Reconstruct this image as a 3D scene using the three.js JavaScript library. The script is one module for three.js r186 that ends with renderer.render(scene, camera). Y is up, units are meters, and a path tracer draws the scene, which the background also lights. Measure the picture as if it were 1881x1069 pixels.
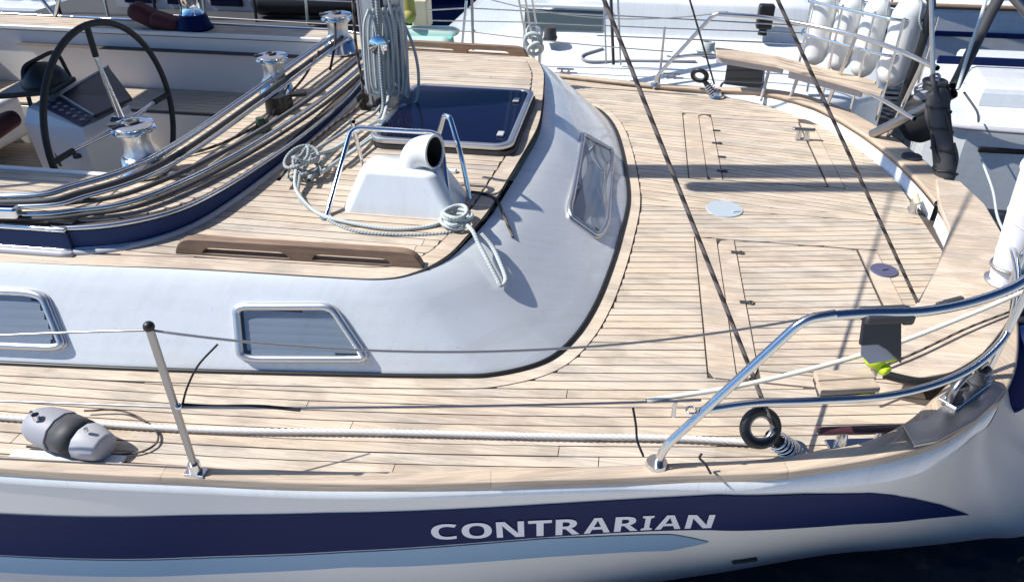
import * as THREE from 'three';
import { Sky } from 'three/addons/objects/Sky.js';
import { mergeGeometries } from 'three/addons/utils/BufferGeometryUtils.js';
import { RoundedBoxGeometry } from 'three/addons/geometries/RoundedBoxGeometry.js';
import { FontLoader } from 'three/addons/loaders/FontLoader.js';

// ---------------------------------------------------------------- camera, sky, sun
const FREE = 0.95;                       // deck height above the water
const scene = new THREE.Scene();
const camera = new THREE.PerspectiveCamera(42.6, 1881 / 1069, 0.05, 3000);
camera.position.set(0, FREE + 1.87, 3.85);
{
  const p = 33.1 * Math.PI / 180, w = 9 * Math.PI / 180;
  camera.lookAt(camera.position.clone().add(new THREE.Vector3(-Math.sin(w) * Math.cos(p), -Math.sin(p), -Math.cos(w) * Math.cos(p))));
}
const EL = 48 * Math.PI / 180, AZ = 9 * Math.PI / 180;
const toSun = new THREE.Vector3(-Math.cos(EL) * Math.cos(AZ), Math.sin(EL), Math.cos(EL) * Math.sin(AZ));
const sky = new Sky();
sky.name = 'sky';
sky.scale.setScalar(2000);
sky.userData.kind = 'structure';
Object.assign(sky.material.uniforms.sunPosition.value, { x: toSun.x, y: toSun.y, z: toSun.z });
sky.material.uniforms.turbidity.value = 5;
sky.material.uniforms.rayleigh.value = 0.75;
sky.material.uniforms.mieCoefficient.value = 0.004;
sky.material.uniforms.cloudCoverage.value = 0.4;
sky.material.uniforms.cloudDensity.value = 0.4;
scene.add(sky);
scene.environmentIntensity = 0.14;
const sun = new THREE.DirectionalLight(new THREE.Color(1, 0.955, 0.88), 4.8);
sun.position.copy(toSun).multiplyScalar(30);
sun.target.position.set(0, 0, 0);
sun.castShadow = true;
sun.shadow.mapSize.set(4096, 4096);
Object.assign(sun.shadow.camera, { left: -9, right: 9, top: 9, bottom: -9, near: 1, far: 60 });
sun.name = 'sun';
scene.add(sun, sun.target);
const renderer = new THREE.WebGLRenderer({ antialias: true });
renderer.toneMapping = THREE.LinearToneMapping;
renderer.toneMappingExposure = 1.3;
renderer.shadowMap.enabled = true;

// ---------------------------------------------------------------- helpers
let seed = 20240611;
const rnd = () => { seed = (seed + 0x6d2b79f5) | 0; let t = Math.imul(seed ^ (seed >>> 15), 1 | seed); t = (t + Math.imul(t ^ (t >>> 7), 61 | t)) ^ t; return ((t ^ (t >>> 14)) >>> 0) / 4294967296; };
const V = (x, y, z) => new THREE.Vector3(x, y, z);
const lerp = (a, b, t) => a + (b - a) * t;
const clamp = (x, a, b) => Math.min(b, Math.max(a, x));
function interp(x, xs, ys) {
  if (x <= xs[0]) return ys[0];
  for (let i = 1; i < xs.length; i++) if (x <= xs[i]) return lerp(ys[i - 1], ys[i], (x - xs[i - 1]) / (xs[i] - xs[i - 1]));
  return ys[ys.length - 1];
}
const taken = {};
const numbered = (n) => { const k = taken[n] || 0; taken[n] = k + 1; return k ? n + '_' + String(k).padStart(3, '0') : n; };
function mesh(name, geo, mat, parent, label) {
  const g = Array.isArray(geo) ? join(geo) : geo;
  const m = new THREE.Mesh(g, mat);
  m.name = parent ? name : numbered(name);
  m.castShadow = m.receiveShadow = true;
  if (label) m.userData.label = label;
  (parent || scene).add(m);
  return m;
}
function group(name, label, category, grp, pos = [0, 0, 0]) {
  const g = new THREE.Group();
  g.name = numbered(name); g.position.set(...pos);
  g.userData = { label, category };
  if (grp) g.userData.group = grp;
  scene.add(g);
  return g;
}
function thing(name, geo, mat, label, category, grp, pos) {
  const m = mesh(name, geo, mat);
  m.userData = { label, category };
  if (grp) m.userData.group = grp;
  if (pos) m.position.set(...pos);
  return m;
}
function sub(name, parent) { const g = new THREE.Group(); g.name = name; parent.add(g); return g; }
function join(list) {
  const l = list.map((g) => {
    let q = g.index ? g.toNonIndexed() : g;
    for (const k of Object.keys(q.attributes)) if (!['position', 'normal', 'uv'].includes(k)) q.deleteAttribute(k);
    if (!q.attributes.uv) q.setAttribute('uv', new THREE.BufferAttribute(new Float32Array(q.attributes.position.count * 2), 2));
    if (!q.attributes.normal) q.computeVertexNormals();
    return q;
  });
  return l.length > 1 ? mergeGeometries(l) : l[0];
}
const at = (g, x, y, z, rx = 0, ry = 0, rz = 0) => { if (rx) g.rotateX(rx); if (rz) g.rotateZ(rz); if (ry) g.rotateY(ry); return g.translate(x, y, z); };
const rbox = (w, h, d, r = 0.01, x = 0, y = 0, z = 0, ry = 0, rz = 0, rx = 0) => at(new RoundedBoxGeometry(w, h, d, 2, Math.min(r, w / 2.01, h / 2.01, d / 2.01)), x, y, z, rx, ry, rz);
const cyl = (r1, r2, h, x, y, z, n = 20) => at(new THREE.CylinderGeometry(r1, r2, h, n), x, y, z);
const ball = (r, x, y, z, n = 14) => at(new THREE.SphereGeometry(r, n, n), x, y, z);
const torus = (R, r, x, y, z, rx = 0, ry = 0, rz = 0, n = 32) => at(new THREE.TorusGeometry(R, r, 10, n), x, y, z, rx, ry, rz);
const lathe = (pts, x, y, z, n = 28) => at(new THREE.LatheGeometry(pts.map((p) => new THREE.Vector2(p[0], p[1])), n), x, y, z);
function tube(pts, r, { seg = 0, rad = 8, closed = false, tension = 0.5, straight = false } = {}) {
  const P = pts.map((p) => (p.isVector3 ? p : V(...p)));
  let c;
  if (straight) { c = new THREE.CurvePath(); for (let i = 1; i < P.length; i++) c.add(new THREE.LineCurve3(P[i - 1], P[i])); } else c = new THREE.CatmullRomCurve3(P, closed, 'catmullrom', tension);
  return new THREE.TubeGeometry(c, seg || Math.max(4, P.length * 7), r, rad, closed);
}
// a bent tube with rounded corners of radius b
function bent(pts, r, b = 0.05, rad = 8) {
  const P = pts.map((p) => V(...p)), c = new THREE.CurvePath();
  let last = P[0];
  for (let i = 1; i < P.length - 1; i++) {
    const d0 = P[i - 1].clone().sub(P[i]), d1 = P[i + 1].clone().sub(P[i]), k = Math.min(b, d0.length() * 0.45, d1.length() * 0.45);
    const a = P[i].clone().addScaledVector(d0.normalize(), k), e = P[i].clone().addScaledVector(d1.normalize(), k);
    c.add(new THREE.LineCurve3(last, a)); c.add(new THREE.QuadraticBezierCurve3(a, P[i], e)); last = e;
  }
  c.add(new THREE.LineCurve3(last, P[P.length - 1]));
  const pts2 = []; for (const q of c.curves) { const n = q.isLineCurve3 ? 2 : 6; for (let i = 0; i < n; i++) pts2.push(q.getPoint(i / n)); } pts2.push(P[P.length - 1]);
  // sweep
  return sweep(pts2, r, rad);
}
function sweep(P, r, rad = 8) {
  const c = new THREE.CurvePath(); for (let i = 1; i < P.length; i++) c.add(new THREE.LineCurve3(P[i - 1], P[i]));
  const pos = [], nor = [], idx = [], uv = [];
  let N = null, len = 0;
  for (let i = 0; i < P.length; i++) {
    const t = P[Math.min(i + 1, P.length - 1)].clone().sub(P[Math.max(i - 1, 0)]).normalize();
    if (!N) { N = Math.abs(t.y) > 0.9 ? V(1, 0, 0) : V(0, 1, 0); }
    N = N.clone().addScaledVector(t, -N.dot(t)).normalize();
    const B = t.clone().cross(N);
    if (i) len += P[i].distanceTo(P[i - 1]);
    for (let j = 0; j <= rad; j++) {
      const a = j / rad * 2 * Math.PI, n = N.clone().multiplyScalar(Math.cos(a)).addScaledVector(B, Math.sin(a));
      const rr = typeof r === 'function' ? r(i / (P.length - 1)) : r;
      pos.push(P[i].x + n.x * rr, P[i].y + n.y * rr, P[i].z + n.z * rr); nor.push(n.x, n.y, n.z); uv.push(len, j / rad);
      if (i && j) { const q = i * (rad + 1) + j; idx.push(q - rad - 2, q - rad - 1, q, q - rad - 2, q, q - 1); }
    }
  }
  const g = new THREE.BufferGeometry();
  g.setAttribute('position', new THREE.Float32BufferAttribute(pos, 3)); g.setAttribute('normal', new THREE.Float32BufferAttribute(nor, 3)); g.setAttribute('uv', new THREE.Float32BufferAttribute(uv, 2)); g.setIndex(idx);
  return g;
}
const spline = (pts, n = 60) => new THREE.CatmullRomCurve3(pts.map((p) => V(...p)), false, 'catmullrom', 0.5).getPoints(n);
const ropeGeo = (pts, r, n) => sweep(spline(pts, n || pts.length * 10), r, 7);
// grid of points rows x cols -> surface
function grid(rows, uvf) {
  const pos = [], idx = [], uv = [], m = rows[0].length;
  rows.forEach((row, i) => row.forEach((p, j) => {
    pos.push(p[0], p[1], p[2]); const q = uvf ? uvf(i, j, p) : [p[0], p[2]]; uv.push(q[0], q[1]);
    if (i && j) { const k = i * m + j; idx.push(k - m - 1, k - 1, k, k - m - 1, k, k - m); }
  }));
  const g = new THREE.BufferGeometry();
  g.setAttribute('position', new THREE.Float32BufferAttribute(pos, 3)); g.setAttribute('uv', new THREE.Float32BufferAttribute(uv, 2)); g.setIndex(idx); g.computeVertexNormals();
  return g;
}
// a slab from an outline of [x, z] points: top at y, thickness t
function slab(out, y, t, { bevel = 0, hole } = {}) {
  const s = new THREE.Shape(out.map((p) => new THREE.Vector2(p[0], p[1])));
  if (hole) s.holes.push(new THREE.Path(hole.map((p) => new THREE.Vector2(p[0], p[1]))));
  const g = new THREE.ExtrudeGeometry(s, { depth: t - 2 * bevel, bevelEnabled: bevel > 0, bevelThickness: bevel, bevelSize: bevel, bevelOffset: -bevel, bevelSegments: 2, curveSegments: 8 });
  return g.rotateX(Math.PI / 2).translate(0, y - bevel, 0);
}
function rdp(P, tol) {
  if (P.length < 3) return P;
  const [a, b] = [P[0], P[P.length - 1]], dx = b[0] - a[0], dy = b[1] - a[1], L = Math.hypot(dx, dy) || 1e-9;
  let m = 0, k = 0;
  for (let i = 1; i < P.length - 1; i++) { const d = Math.abs((P[i][0] - a[0]) * dy - (P[i][1] - a[1]) * dx) / L; if (d > m) { m = d; k = i; } }
  return m <= tol ? [a, b] : [...rdp(P.slice(0, k + 1), tol).slice(0, -1), ...rdp(P.slice(k), tol)];
}
function cr(L, u) {                       // smooth half outline, mirrored at its last point (the centreline)
  const n = L.length; u = clamp(u, 0, n - 1 - 1e-9);
  const i = Math.floor(u), f = u - i, g = (k) => L[clamp(k, 0, n - 1)];
  const p1 = g(i), p2 = g(i + 1), p0 = i === 0 ? [2 * p1[0] - p2[0], 2 * p1[1] - p2[1]] : g(i - 1), p3 = i + 2 > n - 1 ? [L[n - 2][0], -L[n - 2][1]] : g(i + 2);
  return [0, 1].map((c) => 0.5 * (2 * p1[c] + (p2[c] - p0[c]) * f + (2 * p0[c] - 5 * p1[c] + 4 * p2[c] - p3[c]) * f * f + (3 * p1[c] - p0[c] - 3 * p2[c] + p3[c]) * f ** 3));
}
const dense = (L, n = 10) => { const o = []; for (let i = 0; i <= (L.length - 1) * n; i++) o.push(cr(L, i / n)); return o; };
function offsetLine(P, d) {               // move a polyline sideways (towards larger z for d > 0)
  return P.map((p, i) => {
    const a = P[Math.max(0, i - 1)], b = P[Math.min(P.length - 1, i + 1)], tx = b[0] - a[0], tz = b[1] - a[1], l = Math.hypot(tx, tz) || 1;
    return [p[0] - tz / l * d, p[1] + tx / l * d];
  });
}
const zOf = (P) => { const xs = P.map((p) => p[0]), zs = P.map((p) => p[1]); return (x) => (x > xs[xs.length - 1] ? -1 : interp(x, xs, zs)); };

// ---------------------------------------------------------------- materials
function noiseTex(w, h, f, srgb = true) {
  const d = new Uint8Array(w * h * 4);
  for (let y = 0; y < h; y++) for (let x = 0; x < w; x++) { const c = f(x, y); d.set([c[0] * 255, c[1] * 255, c[2] * 255, 255], (y * w + x) * 4); }
  const t = new THREE.DataTexture(d, w, h); t.wrapS = t.wrapT = THREE.RepeatWrapping; t.magFilter = THREE.LinearFilter; t.minFilter = THREE.LinearMipmapLinearFilter; t.generateMipmaps = true;
  if (srgb) t.colorSpace = THREE.SRGBColorSpace;
  t.needsUpdate = true; return t;
}
function valueNoise(nx, ny) {             // tiling value noise with nx x ny cells
  const g = Float32Array.from({ length: nx * ny }, rnd), s = (t) => t * t * (3 - 2 * t);
  return (u, v) => {
    const x = u * nx, y = v * ny, i = Math.floor(x), j = Math.floor(y), a = s(x - i), b = s(y - j), q = (p, r) => g[((r % ny) + ny) % ny * nx + ((p % nx) + nx) % nx];
    return lerp(lerp(q(i, j), q(i + 1, j), a), lerp(q(i, j + 1), q(i + 1, j + 1), a), b);
  };
}
const gn1 = valueNoise(6, 90), gn2 = valueNoise(22, 256), gn3 = valueNoise(5, 9), gn4 = valueNoise(40, 40);
const grain = (x, y) => { const u = x / 512, v = y / 512; return 0.42 * gn1(u, v) + 0.33 * gn2(u, v) + 0.25 * gn3(u, v); };
const st1 = valueNoise(7, 7), st2 = valueNoise(19, 19), st3 = valueNoise(70, 70);
const teakMap = noiseTex(512, 512, (x, y) => { const u = x / 512, v = y / 512, g = grain(x, y), blot = clamp((0.55 * st1(u, v) + 0.3 * st2(u, v) + 0.15 * st3(u, v) - 0.46) * 4, 0, 1), k = (0.80 + 0.30 * g) * (1 - 0.10 * blot), s = gn3(u, v); return [clamp(k, 0, 1), clamp(k * (0.985 - 0.02 * s), 0, 1), clamp(k * (0.97 - 0.05 * s), 0, 1)]; });
teakMap.repeat.set(0.9, 2.2);
const teakBump = noiseTex(512, 512, (x, y) => { const g = grain(x, y); return [g, g, g]; }, false); teakBump.repeat.set(0.9, 2.2);
const std = (rgb, roughness, extra = {}) => { const m = new THREE.MeshPhysicalMaterial({ roughness, ...extra }); m.color.setRGB(...rgb); return m; };
const teakTones = [[0.64, 0.565, 0.475], [0.61, 0.53, 0.44], [0.665, 0.59, 0.50], [0.60, 0.525, 0.435], [0.65, 0.555, 0.46], [0.625, 0.565, 0.49], [0.60, 0.54, 0.465], [0.66, 0.57, 0.47]];
const TEAK = teakTones.map((c) => std(c, 0.82, { map: teakMap, bumpMap: teakBump, bumpScale: 0.0006, side: THREE.DoubleSide }));
const teak = () => TEAK[Math.floor(rnd() * TEAK.length)];
const w1 = valueNoise(4, 40), w2 = valueNoise(60, 9), w3 = valueNoise(120, 120), w4 = valueNoise(11, 11);
const gelF = (x, y) => { const u = x / 512, v = y / 512; return 0.35 * w1(u, v) + 0.25 * w2(u, v) + 0.15 * w3(u, v) + 0.25 * w4(u, v); };
const gelMap = noiseTex(512, 512, (x, y) => { const f = gelF(x, y), k = 0.985 - 0.09 * Math.max(0, f - 0.42), sp = w3(y / 512, x / 512) > 0.965 ? 0.9 : 1; return [k * sp, k * sp, k * sp * (1 - 0.03 * Math.max(0, f - 0.5))]; });
const gelRough = noiseTex(512, 512, (x, y) => { const f = gelF(y, x), k = 0.65 + 0.35 * f; return [k, k, k]; }, false);
const M = {
  margin: std([0.66, 0.57, 0.475], 0.8, { map: teakMap, bumpMap: teakBump, bumpScale: 0.0006 }),
  cap: std([0.62, 0.52, 0.42], 0.65, { map: teakMap, bumpMap: teakBump, bumpScale: 0.0005 }),
  railWood: std([0.30, 0.205, 0.145], 0.6, { map: teakMap }),
  caulk: std([0.075, 0.06, 0.05], 0.75),
  gel: std([0.80, 0.83, 0.84], 0.34, { clearcoat: 0.6, clearcoatRoughness: 0.08, map: gelMap, roughnessMap: gelRough }),
  gelWarm: std([0.78, 0.77, 0.74], 0.4),
  hull: std([0.71, 0.70, 0.68], 0.35, { clearcoat: 0.3, clearcoatRoughness: 0.12 }),
  navy: std([0.004, 0.013, 0.07], 0.5, { specularIntensity: 0.2 }),
  paleBlue: std([0.21, 0.34, 0.49], 0.4),
  letter: std([0.72, 0.74, 0.80], 0.35),
  canvas: std([0.012, 0.035, 0.12], 0.75, { sheen: 0.3 }),
  steel: std([0.66, 0.66, 0.66], 0.20, { metalness: 1 }),
  chrome: std([0.75, 0.77, 0.79], 0.07, { metalness: 1 }),
  brushed: std([0.36, 0.355, 0.36], 0.36, { metalness: 1 }),
  alu: std([0.66, 0.67, 0.68], 0.38, { metalness: 1 }),
  spar: std([0.50, 0.51, 0.52], 0.5, { metalness: 0.85 }),
  black: std([0.012, 0.012, 0.013], 0.45),
  rubber: std([0.02, 0.02, 0.021], 0.7),
  darkGrey: std([0.045, 0.046, 0.05], 0.6),
  grey: std([0.30, 0.30, 0.33], 0.55),
  paleGrey: std([0.45, 0.45, 0.47], 0.5),
  glassDark: std([0.006, 0.007, 0.026], 0.08, { specularIntensity: 0.5 }),
  pane: new THREE.MeshPhysicalMaterial({ transmission: 1, thickness: 0, roughness: 0.04, ior: 1.5, color: new THREE.Color(0.70, 0.75, 0.80) }),
  blind: std([0.50, 0.52, 0.55], 0.8),
  screen: std([0.010, 0.012, 0.03], 0.4),
  keypad: std([0.05, 0.05, 0.09], 0.4),
  mahogany: std([0.07, 0.026, 0.03], 0.22, { clearcoat: 0.8, clearcoatRoughness: 0.08 }),
  fender: std([0.74, 0.74, 0.72], 0.32),
  sail: std([0.74, 0.74, 0.77], 0.7),
  maroon: std([0.085, 0.018, 0.022], 0.8),
  lime: std([0.55, 0.72, 0.02], 0.5),
  teal: std([0.16, 0.52, 0.44], 0.6),
  mustard: std([0.35, 0.31, 0.08], 0.8),
  cream: std([0.62, 0.55, 0.40], 0.7),
  green: std([0.03, 0.06, 0.035], 0.6),
};
const fleckTex = (a, b, n) => noiseTex(64, 32, (x, y) => { const s = ((x / 64 * n + y / 32 * 1) % 1 + 1) % 1; const k = 0.9 + 0.2 * (gn4(x / 64, y / 32) - 0.5); const c = s < 0.38 ? b : a; return c.map((q) => clamp(q * k, 0, 1)); });
const ropeMat = (a, b, rep = 12) => { const t = fleckTex(a, b, 2); t.repeat.set(rep, 1); return new THREE.MeshPhysicalMaterial({ map: t, roughness: 0.85 }); };
M.ropeGrey = ropeMat([0.74, 0.76, 0.76], [0.50, 0.54, 0.54], 34);
M.ropeDark = ropeMat([0.44, 0.40, 0.38], [0.20, 0.18, 0.18], 7);
M.ropePale = ropeMat([0.86, 0.88, 0.87], [0.74, 0.79, 0.78], 38);
M.ropeBlack = std([0.02, 0.02, 0.022], 0.85);
M.ropeWhite = std([0.72, 0.70, 0.66], 0.85);
M.ropeCream = std([0.80, 0.76, 0.64], 0.8);

// ---------------------------------------------------------------- water
{
  const wv = [valueNoise(8, 8), valueNoise(21, 21), valueNoise(64, 64)];
  const wt = noiseTex(512, 512, (x, y) => { const u = x / 512, v = y / 512, k = 0.5 * wv[0](u, v) + 0.3 * wv[1](u, v) + 0.2 * wv[2](u, v); return [k, k, k]; }, false);
  wt.repeat.set(250, 250);
  const w = mesh('water', new THREE.PlaneGeometry(1500, 1500).rotateX(-Math.PI / 2), std([0.009, 0.015, 0.022], 0.05, { bumpMap: wt, bumpScale: 0.22, ior: 1.33 }));
  w.userData.kind = 'structure';
}

// the low concrete pontoon the picture is taken from
{
  const qn = [valueNoise(9, 9), valueNoise(60, 60), valueNoise(200, 200)];
  const qt = noiseTex(512, 512, (x, y) => { const u = x / 512, v = y / 512, k = 0.82 + 0.12 * qn[0](u, v) + 0.06 * qn[1](u, v) + 0.05 * qn[2](u, v); return [k, k * 0.985, k * 0.96].map((c) => Math.min(1, c)); });
  qt.repeat.set(0.4, 0.4);
  const q = mesh('pontoon', slab([[-20, 2.92], [-1.8, 2.64], [0.2, 2.14], [1.8, 1.88], [2.6, 1.76], [2.95, 1.5], [2.95, -0.75], [9, -0.75], [9, 12], [-20, 12]], 0.14, 0.9, { bevel: 0.03 }), std([0.62, 0.605, 0.58], 0.9, { map: qt }));
  q.userData.kind = 'structure';
}

// ---------------------------------------------------------------- the yacht: shape tables (x forward, z starboard, metres; heights above deck)
const TOE = [[-3.4, 2.46], [-1.96, 2.38], [-1.29, 2.32], [-0.69, 2.25], [0.19, 2.08], [0.55, 2.02], [0.91, 1.93], [1.10, 1.85], [1.24, 1.75], [1.34, 1.65], [1.42, 1.57], [1.54, 1.36], [1.66, 1.05], [1.75, 0.7], [1.80, 0.35], [1.82, 0]];
const WLN = [[-3.4, 2.46], [-1.96, 2.37], [-1.29, 2.28], [-0.69, 2.13], [0.19, 1.80], [0.60, 1.66], [1.05, 1.50], [1.35, 1.42], [1.60, 1.35], [1.80, 1.29], [1.97, 1.25], [2.2, 1.12], [2.38, 0.9], [2.5, 0.6], [2.56, 0.3], [2.58, 0]];
const CB = [[-4.6, 2.05], [-2.38, 1.86], [-1.64, 1.79], [-0.96, 1.71], [-0.60, 1.66], [-0.42, 1.62], [-0.24, 1.51], [-0.14, 1.34], [-0.07, 1.1], [-0.02, 0.8], [0.02, 0.45], [0.05, 0]];
const CT = [[-4.6, 1.80], [-2.39, 1.67], [-1.64, 1.61], [-1.10, 1.585], [-0.86, 1.565], [-0.74, 1.50], [-0.65, 1.38], [-0.60, 1.22], [-0.55, 1.0], [-0.515, 0.7], [-0.485, 0.39], [-0.46, 0]];
const hullP = (u, t) => { const s = u > 15 ? -1 : 1, w = u > 15 ? 30 - u : u, a = cr(TOE, w), b = cr(WLN, w), k = Math.pow(t, 1.25); return V(lerp(a[0], b[0], k), -0.03 - 0.92 * t, s * lerp(a[1], b[1], k)); };
const PV = [0, 0.75, 0.88, 0.96, 1], PF = [0, 0.74, 0.89, 0.965, 1], PH = [0, 0.29, 0.335, 0.353, 0.36];
const coachP = (u, v) => { const s = u > 11 ? -1 : 1, w = u > 11 ? 22 - u : u, a = cr(CB, w), b = cr(CT, w), f = interp(v, PV, PF); return V(lerp(a[0], b[0], f), interp(v, PV, PH), s * lerp(a[1], b[1], f)); };
const normalOf = (fn, u, v, out) => { const a = fn(u + 0.02, v).sub(fn(u - 0.02, v)), b = fn(u, v + 0.02).sub(fn(u, v - 0.02)), n = a.cross(b).normalize(); return n.dot(out) < 0 ? n.negate() : n; };
const camber = (z) => 0.055 * (1 - Math.pow(z / 1.57, 2));

const yacht = group('sailing_yacht', 'white sailing yacht with teak decks and a dark blue hull stripe, filling the foreground', 'yacht', null, [0, FREE, 0]);

// hull
{
  const rows = [];
  for (let i = 0; i <= 8 * 30; i++) { const u = i / 8, r = []; for (let j = 0; j <= 12; j++) { const p = hullP(u, j / 12 * 1.12); r.push([p.x, p.y, p.z]); } rows.push(r); }
  const hull = mesh('hull', grid(rows, (i, j, p) => [p[0], p[1]]), M.hull, yacht);
  const band = (name, top, bot, mat, off, n = 120) => {
    const us = [top[0][0], top[top.length - 1][0]], rr = [];
    const f = (L) => (u) => interp(u, L.map((q) => q[0]), L.map((q) => q[1]));
    const ft = f(top), fb = f(bot);
    for (let i = 0; i <= n; i++) {
      const u = lerp(us[0], us[1], i / n), r = [];
      for (let j = 0; j <= 4; j++) { const t = lerp(ft(u), fb(u), j / 4), p = hullP(u, t).addScaledVector(normalOf(hullP, u, Math.max(0.03, t), V(0, 0, 1)), off); r.push([p.x, p.y, p.z]); }
      rr.push(r);
    }
    return mesh(name, grid(rr), mat, hull);
  };
  band('cove_stripe', [[0.0, 0.27], [0.92, 0.20], [2.71, 0.105], [3.39, 0.088], [4.54, 0.045], [5.4, 0.06], [6.11, 0.103], [6.6, 0.165], [7.11, 0.252], [7.9, 0.43], [8.71, 0.648]],
    [[0.0, 0.50], [0.84, 0.457], [2.78, 0.339], [3.58, 0.315], [4.55, 0.336], [6.1, 0.43], [7.4, 0.53], [8.71, 0.652]], M.navy, 0.004, 200);
  band('pale_stripe', [[0.0, 0.51], [0.84, 0.468], [2.78, 0.352], [3.58, 0.330], [4.2, 0.37], [4.62, 0.47]], [[0.0, 0.60], [0.81, 0.575], [2.75, 0.455], [3.58, 0.488], [4.22, 0.545], [4.62, 0.475]], M.paleBlue, 0.004);
  // lettering, laid on the hull
  const font = await new FontLoader().loadAsync('fonts/droid/droid_sans_bold.typeface.json');
  const word = 'CONTRARIAN', adv = [0.98, 1.13, 1.05, 0.9, 0.94, 1.02, 0.94, 0.44, 1.02, 1.05], tot = adv.reduce((a, b) => a + b), cap = 0.72;
  let x = 0;
  const uTab = []; for (let q = 3.0; q <= 4.9; q += 0.02) uTab.push([hullP(q, 0.24).x, q]);
  const uAt = (f) => interp(lerp(-0.552, 0.435, f), uTab.map((q) => q[0]), uTab.map((q) => q[1]));
  [...word].forEach((ch, k) => {
    const sg = new THREE.ShapeGeometry(font.generateShapes(ch, 1), 10), p = sg.attributes.position;
    sg.computeBoundingBox(); const bb = sg.boundingBox, w = adv[k] * 0.86, hgt = bb.max.y - Math.min(0, bb.min.y);
    const o = new Float32Array(p.count * 3);
    for (let i = 0; i < p.count; i++) {
      const fx = (x + adv[k] * 0.07 + (p.getX(i) - bb.min.x) / (bb.max.x - bb.min.x) * w) / tot, fy = (p.getY(i) - bb.min.y) / (bb.max.y - bb.min.y);
      const u = uAt(fx), t = lerp(interp(fx, [0, 0.5, 1], [0.276, 0.300, 0.305]), interp(fx, [0, 0.5, 1], [0.173, 0.180, 0.186]), fy);
      const q = hullP(u, t).addScaledVector(normalOf(hullP, u, t, V(0, 0, 1)), 0.0075); o.set([q.x, q.y, q.z], i * 3);
    }
    sg.setAttribute('position', new THREE.BufferAttribute(o, 3)); sg.computeVertexNormals();
    mesh('letter', sg, M.letter, hull); x += adv[k];
  });
  // small vent slot low on the bow
  const vp = hullP(5.0, 0.9);
  mesh('skin_fitting', rbox(0.11, 0.016, 0.03, 0.007, vp.x + 0.05, vp.y + 0.10, vp.z + 0.03, 0.3), M.black, hull);
}

// ---------------------------------------------------------------- deck
const toeD = dense(TOE, 10), cbD = dense(CB, 12), ctD = dense(CT, 12);
const toeZ = zOf(toeD), cbZ = zOf(cbD);
const capW = (x) => interp(x, [-4, 0.2, 0.9, 1.25, 1.6, 1.9], [0.052, 0.052, 0.07, 0.14, 0.16, 0.16]);
const bulH = (x) => interp(x, [-4, 0.1, 0.6, 0.95, 1.3, 2], [0.014, 0.014, 0.030, 0.07, 0.10, 0.10]);
const capIn = toeD.map((p, i) => { const a = toeD[Math.max(0, i - 1)], b = toeD[Math.min(toeD.length - 1, i + 1)], tx = b[0] - a[0], tz = b[1] - a[1], l = Math.hypot(tx, tz), w = capW(p[0]); return [p[0] + tz / l * w, Math.max(0, p[1] - tx / l * w)]; });
const inD = capIn.filter((p, i) => i === 0 || p[0] > capIn[i - 1][0] + 1e-5);
const inZ = zOf(inD);
const coMargin = offsetLine(cbD, 0.075), coMz = zOf(coMargin.filter((p, i) => i === 0 || p[0] > coMargin[i - 1][0]));
const deckZ = (x) => inZ(x) - 0.012;

const deck = sub('deck', yacht);
{
  const rows = [[], []];
  for (const s of [1, -1]) {
    const rr = [];
    for (let i = 0; i <= 150; i++) { const x = -4.4 + i / 150 * 6.1, lo = x < 0.05 ? Math.max(0, cbZ(x) - 0.03) : 0, hi = Math.max(lo + 0.001, inZ(x) + 0.03); rr.push([[x, -0.007, s * lo], [x, -0.007, s * lerp(lo, hi, 0.5)], [x, -0.007, s * hi]]); }
    rows[s > 0 ? 0 : 1] = grid(rr);
  }
  mesh('caulking', rows, M.caulk, deck);
}
function pieceGeo(lowP, highP, side, yTop, thick, cam) {
  const a = rdp(lowP, 0.0012), b = rdp(highP, 0.0012);
  const out = [...a, ...b.reverse()].map((p) => [p[0], p[1] * side]);
  const g = slab(out, yTop, thick);
  if (cam) { const p = g.attributes.position; for (let i = 0; i < p.count; i++) p.setY(i, p.getY(i) + cam(p.getZ(i))); g.computeVertexNormals(); }
  return g;
}
function layPlanks(parent, { x0, x1, lo, hi, curve, w, gap = 0.0048, side = 1, y = 0, cam = null, thick = 0.014, split = true, joint = 1.7, mats = teak, jit = 0.0006 }) {
  const xs = []; for (let x = x0; x <= x1 + 1e-6; x += 0.01) xs.push(x);
  let kmin = 1e9, kmax = -1e9;
  for (const x of xs) { const c = curve(x); kmin = Math.min(kmin, Math.floor((c - hi(x)) / w)); kmax = Math.max(kmax, Math.ceil((c - lo(x)) / w)); }
  for (let k = kmin; k <= kmax; k++) {
    let L = [], H = [];
    let cut = split && rnd() < 0.55 ? x0 + 0.9 + rnd() * joint * 1.6 : 1e9;
    const flush = () => {
      if (L.length > 4 && L[L.length - 1][0] - L[0][0] > 0.04) mesh('plank', pieceGeo(L, H, side, y + (rnd() - 0.5) * 2 * jit, thick, cam), mats(), parent);
      L = []; H = [];
    };
    for (const x of xs) {
      const c = curve(x), a = Math.max(c - (k + 1) * w + gap / 2, lo(x)), b = Math.min(c - k * w - gap / 2, hi(x));
      if (b - a > 0.004) { if (x > cut) { L.push([x - 0.003, a]); H.push([x - 0.003, b]); flush(); cut = x + 1.6 + rnd() * joint; } L.push([x, a]); H.push([x, b]); } else flush();
    }
    flush();
  }
}
const plankZ = (x) => 2.23 - 0.12 * (x + 0.6) - 0.0225 * (x + 0.6) * (x + 0.6);
const PW = 0.0505;
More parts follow.
